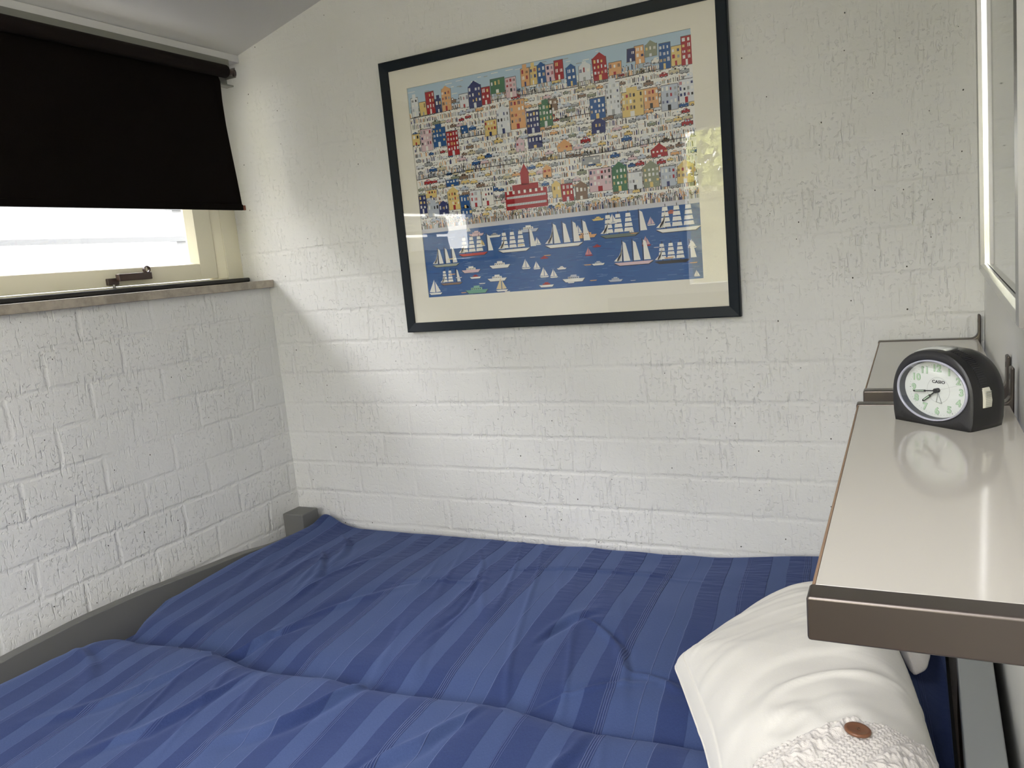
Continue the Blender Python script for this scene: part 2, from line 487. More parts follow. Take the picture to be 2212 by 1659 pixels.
prism(bm, [(-2.125, SILL + 0.0735), (-2.093, SILL + 0.0735), (-2.118, SILL + 0.081), (-2.125, SILL + 0.081)], 'y', 1.17, 1.9275)
obj('glazing_bead', at(w, bm), M['cream'], w)
obj('pane', at(w, bx(-2.126, -2.122, 1.17, 1.9275, SILL + 0.0735, H0 + 0.60)), M['glass'], w)
bm = bmesh.new()
box(bm, -2.14, -2.090, 1.03, 1.099, SILL + 0.022, H0 + 0.66)
box(bm, -2.14, -2.090, LY0 + 0.07, 1.03, SILL + 0.022, SILL + 0.073)
box(bm, -2.14, -2.090, LY0 + 0.07, LY0 + 0.13, SILL + 0.073, H0 + 0.66)
box(bm, -2.14, -2.090, LY0 + 0.13, 1.03, H0 + 0.60, H0 + 0.66)
obj('sash', at(w, bm), M['cream'], w, bevel=0.002)
obj('pane', at(w, bx(-2.126, -2.122, LY0 + 0.13, 1.03, SILL + 0.073, H0 + 0.60)), M['glass'], w)
obj('window_head', at(w, bx(-2.17, XL + 0.012, LY0, 2.045, H0 + 0.662, H0 + 0.7115)), M['grey_timber'], w, bevel=0.001)
# stay (brown espagnolette) on the bottom rail
bm = bmesh.new()
box(bm, -2.0895, -2.079, 1.570, 1.608, SILL + 0.026, SILL + 0.046)
box(bm, -2.079, -2.062, 1.597, 1.712, SILL + 0.036, SILL + 0.057)
box(bm, -2.0895, -2.070, 1.690, 1.712, SILL + 0.036, SILL + 0.052)
hd = obj('window_stay', at(w, bm), M['brown_metal'], w, bevel=0.002)
bm = bmesh.new(); torus(bm, (-2.069, 1.700, SILL + 0.0655), (1, 0, 0), 0.0095, 0.0022, squash=3.0)
o = obj('stay_ring', bm, M['brown_metal'], hd, smooth=True)
o.data.transform(Matrix.Translation(-Vector(w.location)))
bm = bmesh.new(); cyl(bm, (-2.079, 1.588, SILL + 0.014), (-2.079, 1.588, SILL + 0.028), 0.004)
o = obj('stay_pin', bm, M['steel_grey'], hd, smooth=True)
o.data.transform(Matrix.Translation(-Vector(w.location)))
obj('draught_seal', at(w, bx(-2.066, -2.040, LY0 + 0.02, 2.092, SILL + 0.0003, SILL + 0.015)), M['seal'], w, bevel=0.004)
# stone sill board
struct('trim_2', bx(-2.17, XL + 0.024, LY0, YB - 0.0005, SILL - 0.0255, SILL), M['stone'], bevel=0.002)

# ---- rear window
w = empty('window_2', ((WX0 + WX1) / 2, YR - 0.07, WZ0)); w['kind'] = 'structure'
bm = bmesh.new()
for a in ((WX0 + 0.001, WX0 + 0.03, WZ0 + 0.001, WZ1 - 0.001), (WX1 - 0.03, WX1 - 0.001, WZ0 + 0.001, WZ1 - 0.001),
          (WX0 + 0.03, WX1 - 0.03, WZ0 + 0.001, WZ0 + 0.03), (WX0 + 0.03, WX1 - 0.03, WZ1 - 0.03, WZ1 - 0.001)):
    box(bm, a[0], a[1], YR - 0.10, YR + 0.01, a[2], a[3])
obj('window_frame', at(w, bm), M['fence_white'], w, bevel=0.003)
obj('pane', at(w, bx(WX0 + 0.03, WX1 - 0.03, YR - 0.06, YR - 0.055, WZ0 + 0.03, WZ1 - 0.03)), M['glass'], w)

# ---- roof light added out of view behind the camera, brightens shelf and cushion
w = empty('added_roof_light', ((KX0 + KX1) / 2, (KY0 + KY1) / 2, ceil_z((KX0 + KX1) / 2) + 0.06)); w['kind'] = 'structure'
def slab(x0, x1, y0, y1, a0, a1):
    bm = bmesh.new(); prism(bm, [(x0, ceil_z(x0) + a0), (x1, ceil_z(x1) + a0), (x1, ceil_z(x1) + a1), (x0, ceil_z(x0) + a1)], 'y', y0, y1); return bm
bm = slab(KX0 + 0.002, KX0 + 0.04, KY0 + 0.002, KY1 - 0.002, 0.01, 0.11)
for a in ((KX1 - 0.04, KX1 - 0.002, KY0 + 0.002, KY1 - 0.002), (KX0 + 0.04, KX1 - 0.04, KY0 + 0.002, KY0 + 0.04), (KX0 + 0.04, KX1 - 0.04, KY1 - 0.04, KY1 - 0.002)):
    join_bm(bm, slab(*a, 0.01, 0.11), Matrix.Identity(4))
obj('window_frame', at(w, bm), M['fence_white'], w)
obj('pane', at(w, slab(KX0 + 0.04, KX1 - 0.04, KY0 + 0.04, KY1 - 0.04, 0.075, 0.080)), M['glass'], w)

# ------------------------------------------------------------------ roller blind
rb = empty('roller_blind', (-1.90, 1.1, H0 + 0.648))
tag(rb, 'dark brown roller blind pulled most of the way down over the window', 'blind')
BY0, BY1 = 0.22, 1.941
prof = [(0.6505, -1.9126), (0.62, -1.902), (0.559, -1.905), (0.489, -1.9035), (0.43, -1.899), (0.38, -1.8945), (0.33, -1.890), (0.28, -1.886), (0.238, -1.883)]
ny = 60
V, Fc = [], []
for side in (0, 1):
    for (z, x) in prof:
        for j in range(ny + 1):
            y = BY0 + (BY1 - BY0) * j / ny
            dx = 0.0015 * math.sin(y * 9 + z * 6) * (0.6505 - z)
            V.append((x + dx + 0.0008 * side + 1.90, y - 1.1, z - 0.648))
nr = len(prof); S = nr * (ny + 1)
for i in range(nr - 1):
    for j in range(ny):
        a = i * (ny + 1) + j; b = a + ny + 1
        Fc.append((a, a + 1, b + 1, b)); Fc.append((S + a, S + b, S + b + 1, S + a + 1))
for i in range(nr - 1):
    for j in (0, ny):
        a = i * (ny + 1) + j; b = a + ny + 1
        Fc.append((a, b, S + b, S + a))
obj('blind_cloth', (V, [], Fc), M['blind'], rb, smooth=True)
Vb = [(a - 0.0006, b, c) for a, b, c in V[:S]]
Fb = [(i * (ny + 1) + j, (i + 1) * (ny + 1) + j, (i + 1) * (ny + 1) + j + 1, i * (ny + 1) + j + 1) for i in range(nr - 1) for j in range(ny)]
tag(obj('blackout_backing', (Vb, [], Fb), M['fence_white'], rb, smooth=True), 'white blackout backing facing the glass')
bm = bmesh.new(); cyl(bm, (-1.893, 0.19, H0 + 0.6505), (-1.893, 1.962, H0 + 0.6505), 0.0195, n=40)
obj('roller_tube', at(rb, bm), M['roller'], rb, smooth=True, bevel=0.003)
bm = bmesh.new()
cyl(bm, (-1.893, 1.962, H0 + 0.6505), (-1.893, 1.990, H0 + 0.6505), 0.010)
torus(bm, (-1.893, 1.996, H0 + 0.6505), (0.5, 1, 0), 0.0085, 0.0045)
obj('tube_pin', at(rb, bm), M['brown_metal'], rb, smooth=True)
bm = bmesh.new(); box(bm, -1.935, -1.930, 1.945, 2.000, H0 + 0.612, H0 + 0.680)
box(bm, -1.9298, -1.905, 1.950, 2.000, H0 + 0.612, H0 + 0.617)
box(bm, -1.9298, -1.885, 1.992, 1.995, H0 + 0.636, H0 + 0.666)
obj('end_bracket', at(rb, bm), M['grey_timber'], rb, bevel=0.001)
bm = bmesh.new(); box(bm, -1.8865, -1.8785, BY0 - 0.008, 1.9415, H0 + 0.2245, H0 + 0.2425)
obj('bottom_bar', at(rb, bm), M['blind'], rb, bevel=0.002)
bm = bmesh.new(); box(bm, -1.8862, -1.8790, 1.9417, 1.952, H0 + 0.2250, H0 + 0.2400)
tag(obj('bar_tip', at(rb, bm), M['wood_tip'], rb, bevel=0.001), 'bare red-brown wooden end of the bottom bar')

# ------------------------------------------------------------------ framed picture
def pane_plane(x0, x1, y, z0, z1):
    bm = bmesh.new(); bm.faces.new([bm.verts.new(p) for p in ((x0, y, z0), (x1, y, z0), (x1, y, z1), (x0, y, z1))]); return bm
FX0, FX1, FZ0, FZ1 = -1.4045, -0.3835, H0 - 0.2015, H0 + 0.604
pic = empty('framed_picture', ((FX0 + FX1) / 2, YB - 0.002, FZ0))
tag(pic, 'large black framed print of a busy harbour town hanging on the brick wall', 'picture')
fw, yf, ybk = 0.0285, YB - 0.026, YB - 0.0035
bm = bmesh.new()
ring = [(FX0, FZ0), (FX1, FZ0), (FX1, FZ1), (FX0, FZ1)]
inn = [(FX0 + fw, FZ0 + fw), (FX1 - fw, FZ0 + fw), (FX1 - fw, FZ1 - fw), (FX0 + fw, FZ1 - fw)]
mid = [(a + (c - a) * 0.12, b + (d - b) * 0.12) for (a, b), (c, d) in zip(ring, inn)]
L = [[bm.verts.new((p[0], y, p[1])) for p in pts] for pts, y in ((ring, ybk), (ring, yf + 0.004), (mid, yf), (inn, yf + 0.005), (inn, ybk))]
for a, b in ((0, 1), (1, 2), (2, 3), (3, 4), (4, 0)):
    for i in range(4):
        j = (i + 1) % 4
        bm.faces.new((L[a][i], L[a][j], L[b][j], L[b][i]))
obj('frame', at(pic, bm), M['black_frame'], pic)
AX0, AX1, AZ0, AZ1 = -1.3185, -0.4755, H0 - 0.0975, H0 + 0.5195
bm = bmesh.new()
o1 = inn; i1 = [(AX0, AZ0), (AX1, AZ0), (AX1, AZ1), (AX0, AZ1)]
ym = YB - 0.0145
L = [[bm.verts.new((p[0], y, p[1])) for p in pts] for pts, y in ((o1, ym + 0.004), (o1, ym), (i1, ym), (i1, ym + 0.0015), (i1, ym + 0.004))]
for a, b in ((0, 1), (1, 2), (2, 3), (3, 4), (4, 0)):
    for i in range(4):
        j = (i + 1) % 4
        bm.faces.new((L[a][i], L[a][j], L[b][j], L[b][i]))
obj('mat_board', at(pic, bm), M['mat_board'], pic)
obj('picture_glass', at(pic, pane_plane(FX0 + fw - 0.001, FX1 - fw + 0.001, YB - 0.0187, FZ0 + fw - 0.001, FZ1 - fw + 0.001)), M['pic_glass'], pic)

# the print: a plain invented harbour town in flat printed colours
rnd = random.Random(11)
PV, PF, PC = [], [], []
_layer = [0]
def poly(pts, col, lay):
    """flat printed shape; pts in 0..1 x 0..1 of the sheet"""
    i0 = len(PV)
    y = YB - 0.0110 - lay * 0.00006
    for (a, b) in pts:
        a = min(max(a, 0), 1); b = min(max(b, 0), 1)
        PV.append((AX0 + a * (AX1 - AX0), y, AZ0 + b * (AZ1 - AZ0)))
    PF.append(tuple(range(i0, i0 + len(pts)))); PC.append(tuple(min(0.85, v * 1.2) for v in col))
def rect(x, y, w_, h_, col, lay, sk=0.0): poly([(x, y), (x + w_, y), (x + w_ + sk, y + h_), (x + sk, y + h_)], col, lay)
RED = (0.30, 0.012, 0.018); NAVY = (0.02, 0.03, 0.12); BLUE = (0.015, 0.08, 0.24); YEL = (0.62, 0.47, 0.18); PEA = (0.60, 0.33, 0.15)
PNK = (0.58, 0.43, 0.46); GRN = (0.05, 0.15, 0.08); GRY = (0.42, 0.46, 0.53); LGT = (0.60, 0.62, 0.64); WHT = (0.70, 0.69, 0.65); BLK = (0.02, 0.02, 0.02)
BRN = (0.20, 0.13, 0.09); OLV = (0.22, 0.24, 0.17); TEA = (0.04, 0.16, 0.2); SKY = (0.36, 0.48, 0.58); GY2 = (0.30, 0.31, 0.32)
rect(0, 0, 1, 1, WHT, 0)
rect(0, 0.885, 1, 0.115, SKY, 1)
for i in range(46):                      # ragged little clouds
    x = rnd.random(); y = 0.90 + rnd.random() * 0.09
    rect(x, y, 0.01 + rnd.random() * 0.02, 0.0035, rnd.choice([WHT, GY2, LGT]), 2)
SEA = 0.315
def crowd(x0, x1, y, h_, dens, lay=4):
    x = x0
    while x < x1:
        hh = h_ * (0.55 + rnd.random() * 0.5)
        c = rnd.choice([BLK, GY2, GY2, LGT, GRY, BRN, NAVY, WHT, PEA, OLV])
        rect(x, y, 0.0022 + rnd.random() * 0.0018, hh, c, lay)
        if rnd.random() < 0.8: rect(x - 0.0004, y + hh, 0.0028, 0.004, rnd.choice([BLK, PEA, GY2, PNK]), lay)
        x += (0.0032 + rnd.random() * 0.004) / dens
def car(x, y, s, c, lay=5):
    rect(x - 0.0012, y - 0.0015, s + 0.0024, s * 0.42 + 0.003, BLK, lay)
    rect(x, y, s, s * 0.40, c, lay + 1)
    poly([(x + s * 0.15, y + s * 0.40), (x + s * 0.85, y + s * 0.40), (x + s * 0.7, y + s * 0.72), (x + s * 0.3, y + s * 0.72)], c, lay + 1)
    rect(x + s * 0.3, y + s * 0.42, s * 0.16, s * 0.2, rnd.choice([WHT, SKY, BLK]), lay + 2)
    rect(x + s * 0.54, y + s * 0.42, s * 0.16, s * 0.2, rnd.choice([WHT, SKY, BLK]), lay + 2)
    for q in (0.16, 0.66): rect(x + s * q, y - 0.004, s * 0.2, s * 0.26, BLK, lay + 2); rect(x + s * q + s * 0.06, y - 0.001, s * 0.08, s * 0.12, LGT, lay + 3)
def house(x, y, w_, h_, c, lay=7, roof=None):
    sk = rnd.uniform(-0.003, 0.003)
    rect(x - 0.0013, y - 0.0015, w_ + 0.0026, h_ + 0.004, (0.10, 0.10, 0.10), lay, sk)
    rect(x, y, w_, h_, c, lay + 1, sk)
    roof = roof if roof is not None else rnd.random()
    if roof < 0.35: poly([(x + sk, y + h_), (x + w_ + sk, y + h_), (x + w_ / 2, y + h_ + w_ * 0.5)], c, lay + 1)
    elif roof < 0.5: rect(x + w_ * 0.25, y + h_, w_ * 0.5, 0.018, c, lay + 1)
    dark = sum(c) < 0.7
    cols = max(2, int(w_ / 0.011)); rows = max(2, int(h_ / 0.021))
    wc = [WHT, LGT, YEL, WHT] if dark else [BLK, GY2, NAVY, WHT, RED]
    for i in range(cols):
        for j in range(1, rows):
            if rnd.random() < 0.9:
                ww = w_ / cols * rnd.uniform(0.35, 0.6); wh = h_ / rows * rnd.uniform(0.4, 0.65)
                rect(x + w_ * (i + 0.25) / cols, y + h_ * (j + 0.15) / rows, ww, wh, rnd.choice(wc), lay + 2)
                if rnd.random() < 0.4: rect(x + w_ * (i + 0.25) / cols + ww * 0.3, y + h_ * (j + 0.15) / rows, ww * 0.25, wh, c, lay + 3)
    rect(x + w_ * 0.38, y, w_ * 0.2, min(h_ * 0.25, 0.022), rnd.choice(wc), lay + 3)
CARS = [LGT, LGT, GY2, GRY, PEA, YEL, RED, BLUE, BRN, OLV, PNK, WHT, (0.5, 0.45, 0.3)]
# streets: bands of small vehicles and crowds, then houses over them
y = SEA + 0.02
while y < 0.90:
    x = rnd.random() * 0.01
    while x < 0.985:
        s = rnd.uniform(0.016, 0.034)
        if rnd.random() < 0.55: car(x, y + rnd.uniform(-0.004, 0.004), s, rnd.choice(CARS))
        else: crowd(x, x + s, y - 0.004, 0.020, 1.0)
        x += s + rnd.uniform(0.001, 0.006)
    y += 0.0265
for yy in (0.43, 0.575, 0.735, 0.865):          # curving street edges
    n = 40
    for i in range(n):
        a, b = i / n, (i + 1) / n
        fa = yy + 0.006 * math.sin(a * 9 + yy * 20); fb = yy + 0.006 * math.sin(b * 9 + yy * 20)
        poly([(a, fa), (b, fb), (b, fb + 0.003), (a, fa + 0.003)], BLK, 6)
        crowd(a, b, fa + 0.004, 0.022, 0.8, 6)
HS = [ # x, y, width, height, colour
 (0.01,0.865,0.028,0.085,LGT),(0.045,0.865,0.026,0.06,YEL),(0.072,0.865,0.034,0.10,RED),(0.108,0.865,0.024,0.06,NAVY),(0.134,0.865,0.036,0.095,PEA),(0.205,0.865,0.034,0.06,LGT),
 (0.24,0.855,0.048,0.095,NAVY),(0.29,0.86,0.032,0.075,RED),(0.326,0.90,0.052,0.062,GRN),(0.382,0.87,0.038,0.085,PNK),(0.44,0.905,0.03,0.075,PEA),(0.472,0.905,0.024,0.075,YEL),
 (0.50,0.905,0.028,0.075,BLUE),(0.53,0.905,0.028,0.07,PNK),(0.56,0.905,0.03,0.08,RED),(0.60,0.87,0.032,0.075,BLUE),(0.64,0.88,0.04,0.06,LGT),(0.69,0.87,0.046,0.09,RED),(0.74,0.88,0.04,0.05,PEA),
 (0.80,0.92,0.026,0.05,NAVY),(0.828,0.905,0.028,0.07,PEA),(0.858,0.925,0.036,0.045,OLV),(0.90,0.865,0.034,0.10,BLUE),(0.937,0.87,0.03,0.075,YEL),(0.968,0.865,0.032,0.11,RED),
 (0.00,0.735,0.03,0.05,YEL),(0.035,0.70,0.045,0.10,PNK),(0.085,0.71,0.05,0.085,BLUE),(0.14,0.66,0.045,0.11,RED),(0.20,0.75,0.026,0.034,BLUE),(0.29,0.72,0.044,0.068,YEL),(0.338,0.72,0.048,0.10,LGT),
 (0.39,0.73,0.054,0.125,PEA),(0.447,0.70,0.045,0.095,NAVY),(0.494,0.72,0.046,0.095,GRN),(0.40,0.63,0.03,0.045,PNK),(0.447,0.635,0.05,0.05,NAVY),(0.53,0.78,0.03,0.05,BRN),
 (0.67,0.715,0.05,0.085,BLUE),(0.725,0.72,0.045,0.13,LGT),(0.775,0.70,0.068,0.10,YEL),(0.847,0.72,0.045,0.08,PEA),(0.90,0.70,0.05,0.10,GRY),(0.955,0.72,0.045,0.09,LGT),(0.67,0.655,0.045,0.045,NAVY),
 (0.0,0.41,0.03,0.085,NAVY),(0.034,0.39,0.045,0.06,GRY),(0.08,0.39,0.038,0.05,NAVY),(0.122,0.41,0.045,0.085,YEL),(0.17,0.41,0.036,0.06,BLUE),(0.17,0.355,0.042,0.05,BLUE),(0.21,0.41,0.042,0.075,LGT),(0.255,0.41,0.045,0.085,WHT),
 (0.52,0.405,0.03,0.06,YEL),(0.553,0.385,0.04,0.075,RED),(0.60,0.385,0.04,0.06,BRN),(0.65,0.41,0.075,0.095,PNK),(0.728,0.40,0.048,0.10,GRN),(0.78,0.40,0.045,0.07,LGT),(0.83,0.40,0.05,0.085,OLV),(0.885,0.395,0.045,0.08,GRY),(0.935,0.40,0.05,0.07,YEL),
 (0.49,0.50,0.03,0.04,PEA),(0.03,0.48,0.045,0.035,YEL),(0.63,0.53,0.06,0.03,GY2),(0.12,0.52,0.05,0.03,BLUE),(0.86,0.52,0.05,0.03,RED),(0.55,0.60,0.05,0.028,PEA)]
for h in HS: house(*h)
# a plain red brick hall on the quay
rect(0.345, 0.375, 0.155, 0.085, RED, 12); rect(0.375, 0.455, 0.095, 0.03, RED, 12)
rect(0.408, 0.48, 0.03, 0.05, RED, 12); poly([(0.405, 0.53), (0.441, 0.53), (0.423, 0.575)], RED, 12)
for yy in (0.392, 0.425):
    rect(0.35, yy, 0.145, 0.010, LGT, 13)
    for i in range(24): rect(0.352 + i * 0.006, yy + 0.001, 0.003, 0.008, GY2, 14)
for i in range(7): rect(0.352 + i * 0.021, 0.445, 0.008, 0.014, WHT, 14)
crowd(0, 1, SEA + 0.018, 0.034, 1.5, 15); crowd(0, 1, SEA + 0.016, 0.022, 1.2, 16)
rect(0, SEA - 0.002, 1, 0.020, (0.50, 0.50, 0.54), 17)
SEAC = (0.018, 0.085, 0.26)
rect(0, 0, 1, SEA - 0.002, SEAC, 18)
for i in range(620):
    x = rnd.random(); y = rnd.random() * (SEA - 0.012)
    rect(x, y, rnd.uniform(0.008, 0.03), 0.0016, rnd.choice([(0.012, 0.05, 0.18), (0.012, 0.05, 0.18), (0.03, 0.12, 0.33), (0.12, 0.22, 0.42)]), 19)
def hull(x, y, s, c, lay=20, h_=0.16, flip=1):
    p = [(-0.5, 1), (0.5, 1), (0.38, 0), (-0.36, 0)]
    poly([(x + flip * a * s * 1.04, y + (b * h_ - 0.02) * s) for a, b in p], BLK, lay)
    poly([(x + flip * a * s, y + b * h_ * s) for a, b in p], c, lay + 1)
def sloop(x, y, s, c=WHT, hc=WHT):
    hull(x, y, s, hc)
    poly([(x - 0.02 * s, y + 0.2 * s), (x - 0.02 * s, y + 1.35 * s), (x - 0.45 * s, y + 0.25 * s)], c, 22)
    poly([(x + 0.04 * s, y + 0.2 * s), (x + 0.04 * s, y + 1.15 * s), (x + 0.40 * s, y + 0.25 * s)], c, 22)
def ship(x, y, s, hc=WHT, square=True, masts=3):
    hull(x, y, s, hc, h_=0.10)
    for m_ in range(masts):
        mx = x - 0.28 * s + m_ * 0.26 * s
        rect(mx, y + 0.1 * s, 0.0022, 0.75 * s, BLK, 22)
        if square and m_ < masts - 1:
            for q in range(4):
                ww = s * (0.24 - q * 0.035)
                poly([(mx - ww / 2, y + (0.16 + q * 0.16) * s), (mx + ww / 2, y + (0.16 + q * 0.16) * s), (mx + ww * 0.42, y + (0.28 + q * 0.16) * s), (mx - ww * 0.42, y + (0.28 + q * 0.16) * s)], WHT, 23)
        else:
            poly([(mx + 0.004, y + 0.14 * s), (mx + 0.2 * s, y + 0.14 * s), (mx + 0.10 * s, y + 0.74 * s), (mx + 0.004, y + 0.80 * s)], WHT, 23)
    for q in range(3):
        poly([(x - (0.36 + 0.07 * q) * s, y + 0.16 * s), (x - (0.30 + 0.05 * q) * s, y + 0.14 * s), (x - 0.27 * s, y + (0.72 - q * 0.14) * s)], WHT, 24)
def motor(x, y, s, c, c2):
    hull(x, y, s, c, h_=0.18)
    rect(x - 0.25 * s, y + 0.18 * s, 0.5 * s, 0.12 * s, c2, 22); rect(x - 0.12 * s, y + 0.30 * s, 0.26 * s, 0.10 * s, c2, 22)
    for i in range(5): rect(x - 0.22 * s + i * 0.09 * s, y + 0.21 * s, 0.045 * s, 0.05 * s, BLK, 23)
for a in ((0.085,0.145,0.11,(0.3,0.33,0.28),False,3),(0.20,0.185,0.115,(0.45,0.05,0.05),True,4),(0.36,0.185,0.12,WHT,True,4),(0.545,0.185,0.135,WHT,False,4),(0.74,0.205,0.13,(0.12,0.16,0.14),True,4),(0.93,0.205,0.14,WHT,True,4),(0.905,0.075,0.11,BLK,True,4),(0.78,0.08,0.13,PNK,False,3),(0.10,0.055,0.09,BRN,True,3)): ship(*a)
for a in ((0.03,0.012,0.055),(0.40,0.10,0.035),(0.44,0.095,0.028),(0.45,0.205,0.027),(0.465,0.055,0.035),(0.30,0.005,0.048,(0.6,0.5,0.3)),(0.60,0.235,0.03),(0.72,0.265,0.032),(0.50,0.05,0.03),(0.19,0.30,0.018),(0.24,0.225,0.024,YEL),
          (0.845,0.24,0.028,PNK),(0.825,0.155,0.032,(0.5,0.3,0.3),RED),(0.63,0.135,0.028,(0.5,0.2,0.2),RED),(0.56,0.02,0.025),(0.97,0.13,0.028),(0.78,0.215,0.02),(0.98,0.01,0.02)): sloop(*a)
for a in ((0.185,0.105,0.075,PNK,WHT),(0.30,0.115,0.08,WHT,WHT),(0.285,0.055,0.075,WHT,WHT),(0.20,0.005,0.09,(0.12,0.3,0.22),(0.2,0.4,0.3)),(0.57,0.025,0.08,WHT,GRY),(0.625,0.215,0.075,PEA,PEA),(0.42,0.268,0.075,GRY,WHT),(0.22,0.275,0.06,PNK,PNK),
          (0.53,0.085,0.035,WHT,WHT),(0.66,0.09,0.045,WHT,GRY),(0.67,0.285,0.042,YEL,YEL),(0.715,0.012,0.05,GRY,GRY),(0.20,0.075,0.045,WHT,RED),(0.47,0.01,0.055,WHT,RED),(0.91,0.28,0.04,(0.4,0.1,0.05),(0.4,0.1,0.05)),(0.29,0.26,0.05,WHT,GY2),(0.47,0.14,0.03,RED,RED),(0.66,0.17,0.03,RED,RED)): motor(*a)
for i in range(16):
    hull(rnd.random(), rnd.random() * 0.28, rnd.uniform(0.018, 0.03), rnd.choice([WHT, LGT, PEA, GRY, YEL]), 25, 0.14)
cx = -(FX0 + FX1) / 2
PV2 = [(a - pic.location.x, b - pic.location.y, c - pic.location.z) for a, b, c in PV]
pr = obj('art_print', (PV2, [], PF), M['print'], pic)
ca = pr.data.color_attributes.new('Col', 'FLOAT_COLOR', 'CORNER')
buf = np.ones((len(pr.data.loops), 4), 'f'); li = 0
for f, c in zip(PF, PC):
    buf[li:li + len(f), :3] = c; li += len(f)
ca.data.foreach_set('color', buf.ravel())

# ------------------------------------------------------------------ wall shelves
ZS = H0 - 0.278
def l_bracket(bm, x0, x1, y0, y1, ztop, drop, up):
    """bar across the shelf end with an upright against the wall and a fillet between them"""
    t = 0.0055
    pts = [(x0, ztop - drop), (x1, ztop - drop), (x1, ztop + up), (x1 - t, ztop + up)]
    r = 0.014
    for i in range(7):
        a = math.pi / 2 * i / 6
        pts.append((x1 - t - r + r * math.cos(a), ztop + r - r * math.sin(a)))
    pts += [(x0, ztop)]
    prism(bm, pts, 'y', y0, y1)
def shelf(label, xl0, xr0, y0, xl1, xr1, y1, up0, up1):
    s = empty('wall_shelf', ((xl0 + xr0) / 2, (y0 + y1) / 2, ZS - 0.03))
    tag(s, label, 'shelf', 'shelves along the right wall')
    bm = bmesh.new()
    prism(bm, [(xl0 + 0.001, y0 + 0.002), (xr0, y0 + 0.002), (xr1, y1 - 0.002), (xl1 + 0.001, y1 - 0.002)], 'z', ZS - 0.024, ZS)
    b = obj('shelf_board', at(s, bm), M['laminate'], s, bevel=0.0008)
    bm = bmesh.new()
    prism(bm, [(xl0 - 0.0012, y0 + 0.002), (xl0 + 0.0009, y0 + 0.002), (xl1 + 0.0009, y1 - 0.002), (xl1 - 0.0012, y1 - 0.002)], 'z', ZS - 0.024, ZS + 0.0002)
    tag(obj('edge_strip', at(s, bm), M['edge_wood'], s), 'thin brown front edging')
    for (xl, xr, a, b_, up) in ((xl0, xr0, y0 - 0.026, y0, up0), (xl1, xr1, y1, y1 + 0.024, up1)):
        bm = bmesh.new(); l_bracket(bm, xl - 0.003, xr + 0.006, a, b_, ZS + 0.0015, 0.0365, up)
        br = obj('bracket', at(s, bm), M['brushed'], s, bevel=0.003, seg=3)
        bm = bmesh.new(); ym_ = (a + b_) / 2
        for zz in (ZS + up * 0.75,):
            cyl(bm, (xr + 0.0008, ym_, zz), (xr + 0.0002, ym_, zz), 0.0045)
        sc_ = obj('screw', bm, M['ink'], br); sc_.data.transform(Matrix.Translation(-Vector(s.location)))
    return s
shelf('narrow warm grey wall shelf at the back, in the corner beyond the clock', -0.0675, 0.1365, 1.472, -0.063, 0.1405, 2.074, 0.054, 0.054)
shelf('narrow warm grey wall shelf nearest the camera, carrying the alarm clock', -0.070, 0.126, 0.633, -0.0725, 0.131, 1.335, 0.054, 0.054)

# ------------------------------------------------------------------ alarm clock
A_ = Vector((-0.0229, 1.2407, ZS)); ang = math.atan2(-0.659, 0.752)
ck = empty('alarm_clock', A_, ang)
tag(ck, 'black arched quartz alarm clock standing on the near wall shelf', 'clock')
Wc, Hc = 0.1277, 0.104
def arch(sx, sz, cx=Wc / 2, zb=0.0, n=40):
    """rounded arch outline, counter-clockwise from bottom left"""
    pts = []
    hw = Wc / 2 * sx; hz = Hc * sz
    zc = 0.040 * sz
    # flat base, slightly flared sides, semi-elliptic top
    pts.append((cx - hw * 0.945, zb)); pts.append((cx + hw * 0.945, zb))
    pts.append((cx + hw * 0.985, zb + zc * 0.30)); pts.append((cx + hw, zb + zc * 0.75))
    for i in range(n + 1):
        a = math.pi * i / n
        ca_, sa_ = math.cos(a), math.sin(a)
        e = 0.92
        pts.append((cx + hw * math.copysign(abs(ca_) ** e, ca_), zb + zc + (hz - zc) * abs(sa_) ** e))
    pts.append((cx - hw, zb + zc * 0.75)); pts.append((cx - hw * 0.985, zb + zc * 0.35))
    return pts
def loft(bm, secs, cap0=True, cap1=True):
    Ls = [[bm.verts.new((p[0], y, p[1])) for p in pts] for pts, y in secs]
    n = len(Ls[0])
    for a, b in zip(Ls[:-1], Ls[1:]):
        for i in range(n):
            bm.faces.new((a[i], a[(i + 1) % n], b[(i + 1) % n], b[i]))
    if cap0: bm.faces.new(Ls[0])
    if cap1: bm.faces.new(Ls[-1][::-1])
cxd, czd, ra, rbb = 0.0660, 0.0492, 0.0545, 0.0418     # dial opening
bm = bmesh.new()
NA = 47
outer0 = arch(0.955, 0.975); outer1 = arch(1.0, 1.0)
nO = len(outer0)
# front face with an elliptical opening: stitch outline to ellipse by angle
def ell(a, b, p):  # point of the ellipse in the direction of p from the dial centre
    t = math.atan2((p[1] - czd) / b, (p[0] - cxd) / a)
    return (cxd + a * math.cos(t), czd + b * math.sin(t))
dense = []
for i in range(nO):
    p, q = outer0[i], outer0[(i + 1) % nO]
    k_ = 12 if i == 0 else 2
    for j in range(k_): dense.append((p[0] + (q[0] - p[0]) * j / k_, p[1] + (q[1] - p[1]) * j / k_))
def dens(o):
    r_ = []
    for i in range(nO):
        p, q = o[i], o[(i + 1) % nO]
        k_ = 12 if i == 0 else 2
        for j in range(k_): r_.append((p[0] + (q[0] - p[0]) * j / k_, p[1] + (q[1] - p[1]) * j / k_))
    return r_
loft(bm, [([ell(ra, rbb, p) for p in dense], 0.012), ([ell(ra, rbb, p) for p in dense], 0.0005),
          ([ell(ra + 0.002, rbb + 0.002, p) for p in dense], -0.0008), (dense, 0.0), (dens(arch(0.985, 0.992)), 0.002)], False, False)
